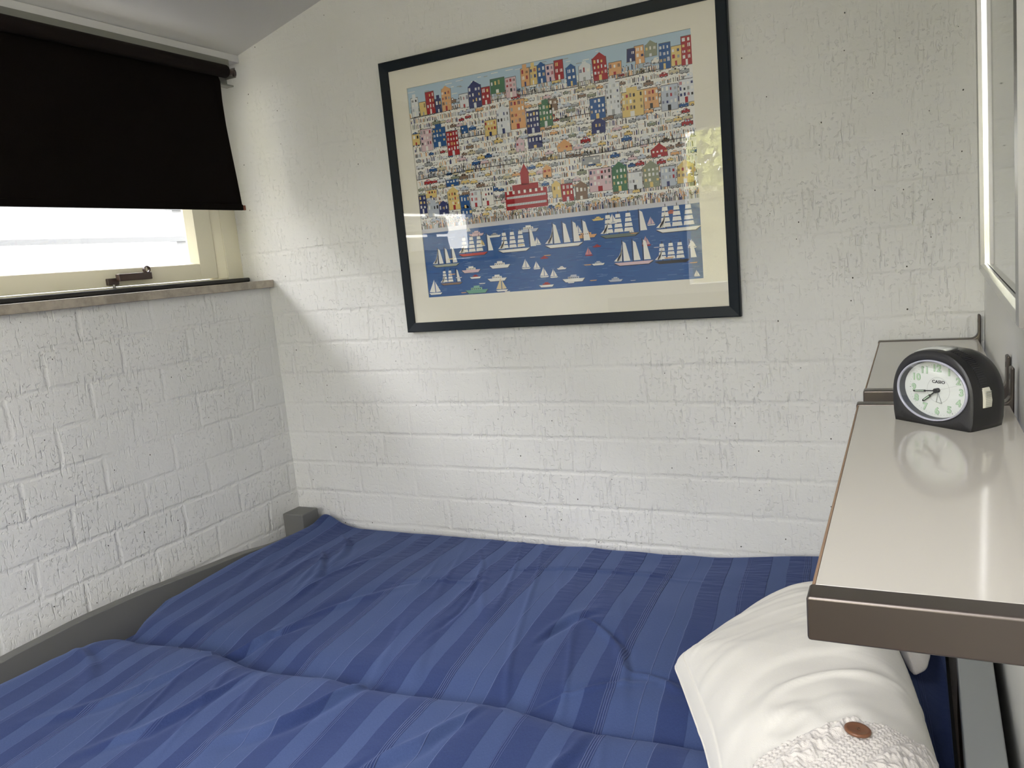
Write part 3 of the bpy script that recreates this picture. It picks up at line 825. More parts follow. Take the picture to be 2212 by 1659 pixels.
obj('front_cover', bm, M['clock_grey'], ck, smooth=True)
bm = bmesh.new()
loft(bm, [(dens(arch(0.985, 0.992)), 0.0021), (dens(arch(1.0, 1.0)), 0.006), (dens(arch(1.0, 1.0)), 0.034), (dens(arch(0.99, 0.99)), 0.050), (dens(arch(0.955, 0.96)), 0.062), (dens(arch(0.89, 0.91)), 0.068), (dens(arch(0.80, 0.84)), 0.070)], False, True)
body = obj('case', bm, M['clock_black'], ck, smooth=True)
bm = bmesh.new()   # ribbed speaker vent over the crown and right shoulder
def archpt(a, dpt, lift=0.0):
    hw = Wc / 2 + lift; zc = 0.040; hz = Hc + lift
    ca_, sa_ = math.cos(a), math.sin(a)
    return (Wc / 2 + hw * math.copysign(abs(ca_) ** 0.92, ca_), dpt, zc + (hz - zc) * abs(sa_) ** 0.92)
for i in range(22):
    a = math.radians(74 - i * 2.9)
    p = [archpt(a, 0.015, 0.0006), archpt(a, 0.030, 0.0006), archpt(a - 0.024, 0.030, 0.0006), archpt(a - 0.024, 0.015, 0.0006)]
    q = [archpt(a, 0.015, -0.001), archpt(a, 0.030, -0.001), archpt(a - 0.024, 0.030, -0.001), archpt(a - 0.024, 0.015, -0.001)]
    P_ = [bm.verts.new(v) for v in p]; Q_ = [bm.verts.new(v) for v in q]
    bm.faces.new(P_)
    for j in range(4): bm.faces.new((P_[j], P_[(j + 1) % 4], Q_[(j + 1) % 4], Q_[j]))
obj('vent_ribs', bm, M['clock_grey'], ck)
def archpatch(a0, a1, d0, d1, lift, n=10):
    bm = bmesh.new(); T_, B_ = [], []
    for i in range(n + 1):
        a = a0 + (a1 - a0) * i / n
        T_.append([bm.verts.new(archpt(a, d, lift)) for d in (d0, d1)])
        B_.append([bm.verts.new(archpt(a, d, -0.001)) for d in (d0, d1)])
    for i in range(n):
        bm.faces.new((T_[i][0], T_[i][1], T_[i + 1][1], T_[i + 1][0]))
        bm.faces.new((T_[i][0], T_[i + 1][0], B_[i + 1][0], B_[i][0]))
        bm.faces.new((T_[i][1], B_[i][1], B_[i + 1][1], T_[i + 1][1]))
    for i in (0, n): bm.faces.new((T_[i][0], B_[i][0], B_[i][1], T_[i][1]))
    return bm
tag(obj('snooze_button', archpatch(math.radians(120), math.radians(78), 0.012, 0.034, 0.0022), M['smoke_plastic'], ck, smooth=True), 'translucent grey snooze bar on the crown')
bm = bmesh.new()
sx = Wc - 0.0005
prism(bm, [(sx, 0.030), (sx + 0.0035, 0.031), (sx + 0.0042, 0.040), (sx + 0.0040, 0.050), (sx + 0.0028, 0.0565), (sx, 0.057)], 'y', 0.018, 0.031)
for v in bm.verts:
    if v.co.z > 0.045: v.co.x -= (v.co.z - 0.045) * 0.25
sl = obj('alarm_switch', bm, M['cream_plastic'], ck, bevel=0.0004); sl['label'] = 'cream ribbed alarm slide on the side'
bm = bmesh.new()
for i in range(9): box(bm, sx + 0.0030, sx + 0.0044, 0.0195, 0.0295, 0.0325 + i * 0.0024, 0.0332 + i * 0.0024)
obj('switch_ribs', bm, M['smoke_plastic'], sl)
bm = bmesh.new()   # recess wall behind the crystal
ne = 64
def ellring(a, b, cx_=cxd, cz_=czd): return [(cx_ + a * math.cos(2 * math.pi * i / ne), cz_ + b * math.sin(2 * math.pi * i / ne)) for i in range(ne)]
loft(bm, [(ellring(ra - 0.0015, rbb - 0.0015), 0.0002), (ellring(ra - 0.0035, rbb - 0.0030, cxd), 0.0095)], False, False)
obj('dial_rim', bm, M['clock_inner'], ck, smooth=True)
bm = bmesh.new()
loft(bm, [(ellring(ra + 0.0002, rbb + 0.0002), 0.0), (ellring(ra - 0.0002, rbb - 0.0002), -0.0026), (ellring(ra - 0.0020, rbb - 0.0020), -0.0026), (ellring(ra - 0.0022, rbb - 0.0022), 0.0002)], False, False)
obj('crystal_ring', bm, M['clock_ring'], ck, smooth=True)
bm = bmesh.new()
dome = []
for r_ in (1.0, 0.97, 0.9, 0.75, 0.55, 0.3, 0.08):
    dome.append((ellring((ra - 0.002) * r_, (rbb - 0.002) * r_), -0.0024 - 0.0062 * (1 - r_ * r_)))
loft(bm, dome, False, True)
obj('crystal', bm, M['glass'], ck, smooth=True)
yd = 0.0093
bm = bmesh.new()
ring_ = ellring(ra - 0.0033, rbb - 0.0028, cxd)
bm.faces.new([bm.verts.new((p[0], yd, p[1])) for p in ring_])
dial = obj('dial', bm, M['dial'], ck)
hx, hz_ = 0.0690, 0.0485
RX = Matrix.Rotation(math.radians(90), 4, 'X')
def put(s, size, x, z, y, off, xs=1.0):
    b = text_bm(s, size, 0.00008, off, xs)
    b.transform(Matrix.Translation((x, y, z)) @ RX); return b
be, bf = bmesh.new(), bmesh.new()
for h in range(1, 13):
    a = math.radians(h * 30)
    x = hx - 0.0022 + 0.0378 * math.sin(a); z = hz_ + 0.0295 * math.cos(a)
    if h in (9,): x += 0.001
    if h == 3: x -= 0.001
    join_bm(be, put(str(h), 0.0128, x, z, yd - 0.0002, 0.00055, 1.12), Matrix.Identity(4))
    join_bm(bf, put(str(h), 0.0128, x, z, yd - 0.0004, 0.00005, 1.12), Matrix.Identity(4))
obj('numerals', be, M['num_edge'], dial); o = obj('numeral_fill', bf, M['num_fill'], dial)
obj('maker_name', put('CASIO', 0.0056, hx + 0.0004, hz_ + 0.0112, yd - 0.0002, 0.00018, 1.25), M['ink'], dial)
bm = bmesh.new()
for i in range(60):
    a = 2 * math.pi * i / 60
    L_ = 0.0012 if i % 5 else 0.0022
    c_, s_ = math.cos(a), math.sin(a)
    wd = 0.00022 if i % 5 else 0.0006
    p0 = Vector((hx - 0.0006 + 0.0452 * s_, yd - 0.0002, hz_ + 0.0352 * c_)); d_ = Vector((s_, 0, c_)); n_ = Vector((c_, 0, -s_)) * wd
    bm.faces.new([bm.verts.new(v) for v in (p0 + n_, p0 - n_, p0 - n_ - d_ * L_, p0 + n_ - d_ * L_)])
for r1, r2 in ((0.0172, 0.0175),):
    for i in range(64):
        a, b = 2 * math.pi * i / 64, 2 * math.pi * (i + 1) / 64
        bm.faces.new([bm.verts.new((hx + r * math.sin(t), yd - 0.0002, hz_ + r * math.cos(t))) for r, t in ((r1, a), (r2, a), (r2, b), (r1, b))])
obj('minute_marks', bm, M['ink_grey'], dial)
def hand(name, tx, tz, w0, y, slot, m=M['hand'], start=0.0, back=0.004):
    d = Vector((tx - hx, 0, tz - hz_)); L_ = d.length; d.normalize(); n = Vector((d.z, 0, -d.x))
    c = Vector((hx, y, hz_)); bm = bmesh.new()
    def q(a, b, wa, wb, dy=0.0, th=0.0006):
        A4 = [c + d * a + n * wa, c + d * b + n * wb, c + d * b - n * wb, c + d * a - n * wa]
        F_ = [bm.verts.new(v + Vector((0, dy, 0))) for v in A4]; B_ = [bm.verts.new(v + Vector((0, dy + th, 0))) for v in A4]
        bm.faces.new(F_); bm.faces.new(B_[::-1])
        for i in range(4): bm.faces.new((F_[i], F_[(i + 1) % 4], B_[(i + 1) % 4], B_[i]))
    q(-back, L_ * (0.45 if slot else 1.0), w0 * 0.55, w0 * (0.5 if slot else 0.3))
    if slot:
        q(L_ * 0.45, L_ * 0.95, w0, w0 * 0.9); q(L_ * 0.95, L_, w0 * 0.9, w0 * 0.3)
    o = obj(name, bm, m, ck)
    if slot:
        bm = bmesh.new(); q2 = [c + d * a + n * w_ + Vector((0, -0.0002, 0)) for a, w_ in ((L_ * 0.52, w0 * 0.4), (L_ * 0.9, w0 * 0.4), (L_ * 0.9, -w0 * 0.4), (L_ * 0.52, -w0 * 0.4))]
        bm.faces.new([bm.verts.new(v) for v in q2]); obj('hand_inlay', bm, M['num_fill'], o)
    return o
hand('hour_hand', 0.0460, 0.0313, 0.00165, 0.0060, True)
hand('minute_hand', 0.0323, 0.0441, 0.00140, 0.0045, True)
hand('second_hand', 0.1020, 0.0590, 0.00025, 0.0030, False, M['ink_grey'], back=0.008)
bm = bmesh.new()   # open triangular alarm hand
tri = [(0.0700, 0.0455), (0.0758, 0.0310), (0.0672, 0.0322)]
for i in range(3):
    a = Vector((tri[i][0], 0.0072, tri[i][1])); b = Vector((tri[(i + 1) % 3][0], 0.0072, tri[(i + 1) % 3][1]))
    cyl(bm, a, b, 0.00035, n=8)
obj('alarm_hand', bm, M['ink_grey'], ck)
bm = bmesh.new(); cyl(bm, (hx, 0.0022, hz_), (hx, 0.0092, hz_), 0.0032)
obj('hand_hub', bm, M['hand'], ck, smooth=True, bevel=0.0004)

# ------------------------------------------------------------------ mirror on the right wall
mr = empty('wall_mirror', (0.137, 1.975, H0 - 0.12), 0.0)
tag(mr, 'tall mirror in a silver rounded frame on the right wall above the shelves', 'mirror')
ex_ = Vector((0.1040 - 0.1385, 1.025 - 1.985, 0)).normalized()   # from far edge to near edge
nx_ = Vector((ex_.y, -ex_.x, 0)).normalized()                    # out of the glass, into the room
if nx_.x > 0: nx_ = -nx_
Lm, Hm, fwm, dpm = 1.02, 1.05, 0.024, 0.021
P0 = Vector((0.1385, 1.985, H0 - 0.122)) - nx_ * 0.0165
def mloc(s, h, d): return P0 + ex_ * s + Vector((-0.014 * h, 0, h)) + nx_ * d
def profile_frame(bm):
    prof_ = [(0.0, -0.004), (0.0, 0.010), (0.0025, 0.0160), (0.0065, 0.0185), (0.0100, 0.0165), (0.0112, 0.0150), (0.0124, 0.0165), (0.0165, 0.0160), (0.0185, 0.0085), (0.0185, 0.002)]
    rings = []
    for (t_, d_) in prof_:
        rings.append([bm.verts.new(mloc(s, h, d_)) for s, h in ((t_, t_), (Lm - t_, t_), (Lm - t_, Hm - t_), (t_, Hm - t_))])
    for a, b in zip(rings[:-1], rings[1:]):
        for i in range(4): bm.faces.new((a[i], a[(i + 1) % 4], b[(i + 1) % 4], b[i]))
    bm.faces.new(rings[0])
bm = bmesh.new(); profile_frame(bm)
obj('mirror_frame', at(mr, bm), M['alu'], mr)
bm = bmesh.new()
bm.faces.new([bm.verts.new(mloc(s, h, 0.004)) for s, h in ((0.02, 0.02), (Lm - 0.02, 0.02), (Lm - 0.02, Hm - 0.02), (0.02, Hm - 0.02))])
obj('mirror_glass', at(mr, bm), M['mirror'], mr)

# ------------------------------------------------------------------ bed
BZ = H0
bed = empty('bed', (-0.9, 1.2, 0))
tag(bed, 'grey painted wooden bed filling the corner of the room', 'bed')
bm = bmesh.new()
box(bm, -1.925, -1.838, 1.968, 2.052, 0.0, BZ - 0.791)
obj('bed_post', at(bed, bm), M['bed_grey'], bed, bevel=0.005, seg=3)
bm = bmesh.new()
box(bm, -1.925, -1.838, 0.33, 0.412, 0.0, BZ - 0.791)
obj('bed_post', at(bed, bm), M['bed_grey'], bed, bevel=0.005, seg=3)
# curved footboard
ys = np.linspace(0.412, 1.968, 90)
yk = [0.30, 0.52, 0.62, 0.80, 1.0, 1.19, 1.36, 1.469, 1.603, 1.70, 1.771, 1.851, 1.92, 1.97]
zk = [-0.862, -0.862, -0.845, -0.822, -0.806, -0.801, -0.807, -0.816, -0.827, -0.834, -0.842, -0.857, -0.863, -0.864]
def zf(y): return float(np.interp(y, yk, zk))
zsm = [np.mean([zf(y + d) for d in (-0.03, -0.015, 0, 0.015, 0.03)]) for y in ys]
bm = bmesh.new()
prism(bm, [(0.412, 0.25)] + [(1.968, 0.25)] + [(y, BZ + z) for y, z in zip(ys[::-1], zsm[::-1])], 'x', -1.905, -1.872)
obj('footboard', at(bed, bm), M['bed_grey'], bed, bevel=0.003, seg=3)
# headboard: upright frame with a light grey top rail
bm = bmesh.new(); prism(bm, [(0.0535, 0.40), (0.1050, 0.40), (0.1375, 2.04), (0.0800, 2.04)], 'z', BZ - 0.815, BZ - 0.780)
tag(obj('top_rail', at(bed, bm), M['bed_light'], bed, bevel=0.003), 'lighter grey top rail')
bm = bmesh.new(); prism(bm, [(0.070, 0.40), (0.085, 0.40), (0.112, 2.04), (0.096, 2.04)], 'z', 0.20, BZ - 0.8152)
obj('headboard', at(bed, bm), M['bed_grey'], bed)
bm = bmesh.new(); box(bm, -1.871, 0.078, 0.345, 0.372, 0.22, 0.40)
obj('side_rail', at(bed, bm), M['bed_grey'], bed, bevel=0.003)
bm = bmesh.new(); box(bm, -1.871, 0.078, 2.035, 2.060, 0.22, 0.40)
obj('side_rail', at(bed, bm), M['bed_grey'], bed, bevel=0.003)
bm = bmesh.new(); box(bm, -1.871, 0.078, 0.373, 2.034, 0.30, 0.345)
obj('slat_base', at(bed, bm), M['bed_grey'], bed)
mt = obj('mattress', bx(-1.862, 0.062, 0.385, 2.045, 0.346, BZ - 0.925), M['mattress'], bevel=0.03, seg=4)
tag(mt, 'thick mattress in the grey bed, hidden under the blue duvet', 'mattress')

# ---- duvet as a draped height field
def duvet_z(X, Y):
    yc = 1.175 + 0.010 * np.sin(X * 7.5 + 0.6) + 0.008 * np.sin(X * 17 + 1.0)       # the crease between the two halves
    # far half
    zb = -0.826 + 0.010 * sstep(-1.2, -0.3, X)
    zb = zb - 0.030 * sstep(1.55, 2.08, Y) * (1 - 0.9 * sstep(-0.55, -0.15, X)) * sstep(-1.85, -1.65, X)
    zb = zb - 0.016 * (1 - sstep(0.0, 0.12, Y - yc))
    # near half: a fuller roll rising right at the crease
    zn = -0.803 - 0.028 * np.exp(-np.clip(yc - Y, 0, 1) / 0.022) - 0.010 * sstep(0.0, 0.5, yc - Y)
    z = np.where(Y > yc, zb, zn)
    g = np.exp(-((Y - yc - 0.003) / 0.005) ** 2)
    z = z - 0.018 * g * sstep(-1.74, -1.60, X)
    # slow unevenness
    z = z + 0.005 * vnoise(X * 4.2 + 3, Y * 3.1 + 8) + 0.0022 * vnoise(X * 13 + 5, Y * 9 + 1)
    # soft folds that run with the stripes
    f = np.abs(vnoise((X - 0.35 * (2 - Y)) * 16 + 40, Y * 2.2 + 9))
    z = z + 0.0042 * (1 - sstep(0.0, 0.30, f)) * sstep(-0.1, 0.5, vnoise(X * 3 + 11, Y * 3 + 2))
    # individual creases: (x0,y0,x1,y1,width,height)
    for x0, y0, x1, y1, w_, h_ in CREASES:
        dx, dy = x1 - x0, y1 - y0; L_ = math.hypot(dx, dy)
        t = ((X - x0) * dx + (Y - y0) * dy) / (L_ * L_)
        sd = (-(X - x0) * dy + (Y - y0) * dx) / L_ - 0.10 * L_ * np.sin(np.clip(t, -0.3, 1.3) * 3.0)
        sd = sd + 0.004 * vnoise(X * 25 + x0 * 90, Y * 25)
        fade = sstep(-0.25, 0.35, t) * (1 - sstep(0.55, 1.25, t))
        wl = w_ * (0.7 + 0.6 * np.clip(t, 0, 1))
        z = z + h_ * fade * (np.exp(-(sd / wl) ** 2) - 0.5 * np.exp(-((sd - 1.7 * wl) / (1.1 * wl)) ** 2))
    # outer left edge: rounded roll down to the footboard
    ed = np.interp(Y, [0.38, 0.90, 1.03, 1.12, 1.165, 1.20, 1.38, 1.55, 1.72, 1.95, 2.02, 2.08], [-1.80, -1.800, -1.790, -1.765, -1.74, -1.745, -1.825, -1.845, -1.852, -1.838, -1.832, -1.828])
    e = np.clip((X - ed) / 0.05, -1.2, 1)
    z = z - 0.022 * (1 - np.sqrt(np.clip(1 - (1 - np.clip(e, 0, 1)) ** 2, 0, 1))) - 0.045 * np.clip(-e, 0, 1.2)
    # far edge rolls against the wall, with a small raised corner at the post
    z = z - 0.045 * sstep(2.045, 2.085, Y)
    z = z + 0.020 * np.exp(-(((X + 1.81) / 0.05) ** 2 + ((Y - 2.06) / 0.05) ** 2))
    # head end sinks beyond the cushion
    z = z - 0.045 * sstep(-0.01, 0.05, X)
    # near edge hangs over the side
    z = z - 0.35 * np.clip((0.44 - Y) / 0.06, 0, 1) ** 2
    return z
CREASES = [(-1.36, 1.33, -1.42, 1.17, 0.010, 0.011), (-1.37, 1.20, -1.30, 1.36, 0.008, -0.007), (-1.36, 1.24, -1.17, 1.62, 0.012, 0.006),
           (-1.62, 1.80, -1.45, 1.45, 0.011, 0.009), (-1.66, 1.95, -1.52, 1.72, 0.010, 0.008), (-1.45, 1.52, -1.40, 1.80, 0.010, 0.005),
           (-0.66, 1.56, -0.50, 1.33, 0.008, 0.009), (-0.72, 1.44, -0.64, 1.60, 0.012, -0.008), (-0.30, 1.72, -0.27, 1.50, 0.007, -0.008),
           (-1.15, 1.95, -1.02, 1.52, 0.007, 0.0045), (-1.05, 1.75, -0.98, 1.40, 0.006, -0.005), (-1.22, 1.62, -1.00, 1.70, 0.008, 0.004),
           (-0.98, 1.165, -1.12, 0.92, 0.013, 0.012), (-1.25, 1.10, -1.36, 0.80, 0.012, 0.008), (-0.72, 1.13, -0.86, 0.90, 0.013, 0.010),
           (-0.80, 0.98, -0.96, 0.78, 0.014, -0.010), (-1.40, 1.12, -1.55, 0.85, 0.012, 0.006), (-1.0, 1.81, -0.45, 1.83, 0.007, 0.005),
           (-0.50, 1.36, -0.36, 1.30, 0.009, 0.006), (-0.62, 1.22, -0.42, 1.33, 0.008, 0.005), (-0.50, 1.12, -0.58, 0.9, 0.012, 0.007), (-1.78, 1.08, -1.55, 0.95, 0.014, 0.006)]
gx = np.arange(-1.868, 0.0621, 0.0045); gy = np.concatenate([np.arange(0.375, 1.12, 0.0055), np.arange(1.12, 1.26, 0.002), np.arange(1.26, 2.084, 0.0045), [2.084]])
X_, Y_ = np.meshgrid(gx, gy)
Z_ = duvet_z(X_, Y_)
ncol, nrow = len(gx), len(gy)
verts = np.stack([X_.ravel(), Y_.ravel(), Z_.ravel() + BZ], 1)
idx = np.arange(nrow * ncol).reshape(nrow, ncol)
faces = np.stack([idx[:-1, :-1].ravel(), idx[:-1, 1:].ravel(), idx[1:, 1:].ravel(), idx[1:, :-1].ravel()], 1)
me = bpy.data.meshes.new('duvet')
me.from_pydata(verts.tolist(), [], faces.tolist())
me.polygons.foreach_set('use_smooth', [True] * len(me.polygons))
uvl = me.uv_layers.new(name='UVMap')
shift = np.where(Y_ < 1.175, -0.018 * sstep(0, 0.02, 1.175 - Y_), 0)
U_ = X_ - 0.09 * (2.07 - Y_) + 0.822 + 0.34 * 5 + shift + 0.004 * vnoise(X_ * 5, Y_ * 5)
V_ = Y_
li = np.empty(len(me.loops), 'i'); me.loops.foreach_get('vertex_index', li)
uvs = np.stack([U_.ravel()[li], V_.ravel()[li]], 1).astype('f')
uvl.data.foreach_set('uv', uvs.ravel())
me.materials.append(M['duvet'])
dv = bpy.data.objects.new('duvet', me); COL.objects.link(dv)
so = dv.modifiers.new('thick', 'SOLIDIFY'); so.thickness = 0.010; so.offset = -1
tag(dv, 'rumpled blue striped duvet spread over the whole bed', 'duvet')

# ------------------------------------------------------------------ cushions
def outline_fn(pts, rnd_=0.25, n=360):
    """smooth closed outline through pts, returned as polar radius about the centre"""
    P = np.array(pts, float); N = len(P)
    out = []
    for i in range(N):
        a, b, c = P[i - 1], P[i], P[(i + 1) % N]
        p = b + (a - b) * rnd_; q = b + (c - b) * rnd_
        for t in np.linspace(0, 1, 14):
            out.append((1 - t) ** 2 * p + 2 * t * (1 - t) * b + t * t * q)
    out = np.array(out)
    c = P.mean(0)
    d = out - c; th = np.arctan2(d[:, 1], d[:, 0]); r = np.hypot(d[:, 0], d[:, 1])
    o = np.argsort(th); th, r = th[o], r[o]
    return c, (lambda t: np.interp(t, np.r_[th - 2 * np.pi, th, th + 2 * np.pi], np.r_[r, r, r]))

def cushion_surface(c, rf, zmid, H, wr, nr=90, nt=240, pw=2.6):
    T_ = np.linspace(-np.pi, np.pi, nt, endpoint=False)
    Rr = np.linspace(0, 1, nr) ** 0.8
    RR, TT = np.meshgrid(Rr, T_, indexing='ij')
    rad = rf(TT) * RR
    x = c[0] + rad * np.cos(TT); y = c[1] + rad * np.sin(TT)
    dome = np.clip(1 - RR ** pw, 0, 1) ** 0.62
    return x, y, zmid(x, y), dome, RR, TT

cuA, rfA = outline_fn([(-0.407, 1.378), (-0.342, 1.54), (-0.205, 1.765), (-0.07, 1.64), (-0.012, 1.42), (0.032, 1.12), (0.056, 0.84), (-0.19, 0.80), (-0.275, 1.09), (-0.348, 1.25)], 0.42)
# sharpen the corner that points to the window
def rfA2(t):
    tc_ = math.atan2(1.378 - cuA[1], -0.407 - cuA[0])
    d = (t - tc_ + np.pi) % (2 * np.pi) - np.pi
    return rfA(t) + 0.012 * np.exp(-(d / 0.10) ** 2)
def zmA(x, y): return -0.795 + 0.045 * sstep(-0.40, 0.0, x)
def wrinkA(x, y, RR):
    # cloth pulled into long bowed folds round the far side of the filling
    cxw, cyw = -0.02, 0.92
    q = np.hypot(x - cxw, (y - cyw) * 0.80); th = np.arctan2((y - cyw), x - cxw)
    w0 = q * 26 + 1.1 * vnoise(th * 1.6 + 7, q * 5)
    w_ = np.abs(vnoise(w0, th * 1.5 + 20)); w2 = np.abs(vnoise(w0 * 1.9 + 31, th * 2.6 + 50))
    a = sstep(-0.5, 0.3, vnoise(th * 2.2 + 2, q * 9 + 30)); a2 = sstep(-0.2, 0.4, vnoise(th * 3 + 12, q * 11 + 3))
    edge = 1 - sstep(0.80, 0.98, RR)
    z = (0.0062 * (1 - sstep(0.0, 0.5, w_)) * a + 0.0028 * (1 - sstep(0.0, 0.4, w2)) * a2) * edge
    z = z + 0.006 * vnoise(x * 8, y * 8) * (1 - RR ** 3) + 0.0012 * vnoise(x * 30, y * 24) * edge
    # stitched flange just inside the edge
    z = z - 0.0035 * np.exp(-((RR - 0.915) / 0.008) ** 2) * (1 - sstep(-0.25, -0.10, x))
    return z
HT = 0.088
def topA(x, y, z, dome, RR): return z + HT * dome + wrinkA(x, y, RR)
x, y, zm_, dome, RR, TT = cushion_surface(cuA, rfA2, zmA, HT, None)
ztop = topA(x, y, zm_, dome, RR)
zbot = zm_ - 0.020 * dome
nr_, nt_ = x.shape
cush = empty('cushion', (-0.15, 1.2, BZ - 0.80))
tag(cush, 'white cotton cushion with a buttoned cable knit cover, lying on the duvet under the shelf', 'cushion')
def polar_mesh(name, x, y, z, m, parent, bottom=None, mask=None, smooth=True):
    nr, nt = x.shape
    V = [np.stack([x.ravel(), y.ravel(), (z + BZ).ravel()], 1)]
    I = np.arange(nr * nt).reshape(nr, nt); J = np.roll(I, -1, axis=1)
    q = np.stack([I[:-1], I[1:], J[1:], J[:-1]], -1)
    if mask is not None:
        mk = mask[:-1] & mask[1:] & np.roll(mask, -1, 1)[:-1] & np.roll(mask, -1, 1)[1:]
        q = q[mk]
    fs = q.reshape(-1, 4).tolist()
    if bottom is not None:
        V.append(np.stack([x.ravel(), y.ravel(), (bottom + BZ).ravel()], 1))
        fs += (q.reshape(-1, 4)[:, ::-1] + nr * nt).tolist()
    V = np.concatenate(V) - np.array(parent.location)
    o = obj(name, (V.tolist(), [], fs), m, parent)
    bm = bmesh.new(); bm.from_mesh(o.data)
    bmesh.ops.remove_doubles(bm, verts=bm.verts, dist=0.00004)
    bmesh.ops.delete(bm, geom=[v for v in bm.verts if not v.link_faces], context='VERTS')
    bm.to_mesh(o.data); bm.free()
    o.data.polygons.foreach_set('use_smooth', [True] * len(o.data.polygons))
    return o
polar_mesh('cotton_body', x, y, ztop, M['cotton'], cush, zbot)
# seam piping round the edge
bm = bmesh.new()
Tn = np.linspace(-np.pi, np.pi, 220, endpoint=False)
ringp = [Vector((cuA[0] + rfA2(t) * math.cos(t) * 0.999, cuA[1] + rfA2(t) * math.sin(t) * 0.999, 0)) for t in Tn]
for p in ringp: p.z = float(zmA(np.array(p.x), np.array(p.y))) + BZ
sec = []
for i, p in enumerate(ringp):
    d = (ringp[(i + 1) % 220] - ringp[i - 1]).normalized(); n = d.cross(Vector((0, 0, 1))).normalized()
    sec.append([bm.verts.new(p + n * 0.0022 * math.cos(a) + Vector((0, 0, 0.0022 * math.sin(a)))) for a in [2 * math.pi * k_ / 8 for k_ in range(8)]])
for i in range(220):
    for k_ in range(8): bm.faces.new((sec[i][k_], sec[(i + 1) % 220][k_], sec[(i + 1) % 220][(k_ + 1) % 8], sec[i][(k_ + 1) % 8]))
obj('seam_piping', at(cush, bm), M['cotton'], cush, smooth=True)

def knit_h(x, y, ang):
    """cable knit relief in metres"""
    ca_, sa_ = math.cos(ang), math.sin(ang)
    u = x * ca_ + y * sa_; v = -x * sa_ + y * ca_
    u = u + 0.002 * vnoise(x * 40, y * 40)
    per = 0.085
    c = (u % per) / per
    cab = ((c > 0.28) & (c < 0.72))
    # cable: two strands crossing
    uu = (c - 0.5) / 0.22
    s1 = 0.5 * np.sin(v * 2 * np.pi / 0.062); s2 = -s1
    strand = np.maximum(np.exp(-((uu - s1) / 0.42) ** 2), np.exp(-((uu - s2) / 0.42) ** 2))
    ply = 0.0010 * np.sin((v + 0.010 * uu * np.sign(np.cos(v * 2 * np.pi / 0.062))) * 2 * np.pi / 0.0085)
    hc = 0.0075 * strand + ply * strand
    # moss stitch between
    fu = (u / 0.0088) % 1.0
    hs = 0.0024 * np.abs(np.sin(2 * np.pi * fu)) ** 0.7 * (0.45 + 0.55 * np.cos(2 * np.pi * (v / 0.0068 + np.abs(fu - 0.5) * 1.5)))
    f = sstep(0.24, 0.32, c) * (1 - sstep(0.68, 0.76, c))
    return hc * f + hs * (1 - f) + 0.0012 * vnoise(x * 220, y * 220)
gxk = np.arange(-0.300, 0.062, 0.00115); gyk = np.arange(0.80, 1.130, 0.00115)
xk, yk_ = np.meshgrid(gxk, gyk)
tk = np.arctan2(yk_ - cuA[1], xk - cuA[0]); Rk = np.hypot(xk - cuA[0], yk_ - cuA[1]) / rfA2(tk)
line_y = np.interp(xk, [-0.27, -0.215, -0.154, -0.105, -0.065, -0.008, 0.02, 0.06], [0.885, 0.972, 1.030, 1.068, 1.092, 1.104, 1.115, 1.12]) + 0.003 * vnoise(xk * 90, yk_ * 20)
inside = (yk_ < line_y) & (Rk < 0.992)
dk = np.clip(1 - Rk ** 2.6, 0, 1) ** 0.62
band_ = sstep(0.0, 0.006, line_y - yk_)
zkk = zmA(xk, yk_) + HT * dk + 0.005 * vnoise(xk * 9, yk_ * 9) * (1 - Rk ** 3) + 0.001 + band_ * (0.005 + knit_h(xk, yk_, -0.55))
I_ = np.arange(xk.size).reshape(xk.shape)
mq = inside[:-1, :-1] & inside[1:, :-1] & inside[1:, 1:] & inside[:-1, 1:]
fq = np.stack([I_[:-1, :-1], I_[:-1, 1:], I_[1:, 1:], I_[1:, :-1]], -1)[mq]
used_, inv_ = np.unique(fq, return_inverse=True)
vq = np.stack([xk.ravel(), yk_.ravel(), zkk.ravel() + BZ], 1)[used_] - np.array(cush.location)
tag(obj('knit_cover', (vq.tolist(), [], inv_.reshape(-1, 4).tolist()), M['knit'], cush, smooth=True), 'cream cable knit cover')
from mathutils.bvhtree import BVHTree
def top_at(px, py):
    t = math.atan2(py - cuA[1], px - cuA[0]); r = math.hypot(px - cuA[0], py - cuA[1]); R_ = float(rfA2(t))
    rr = r / R_; return float(zmA(np.array(px), np.array(py)) + HT * max(0, 1 - rr ** 2.6) ** 0.62)
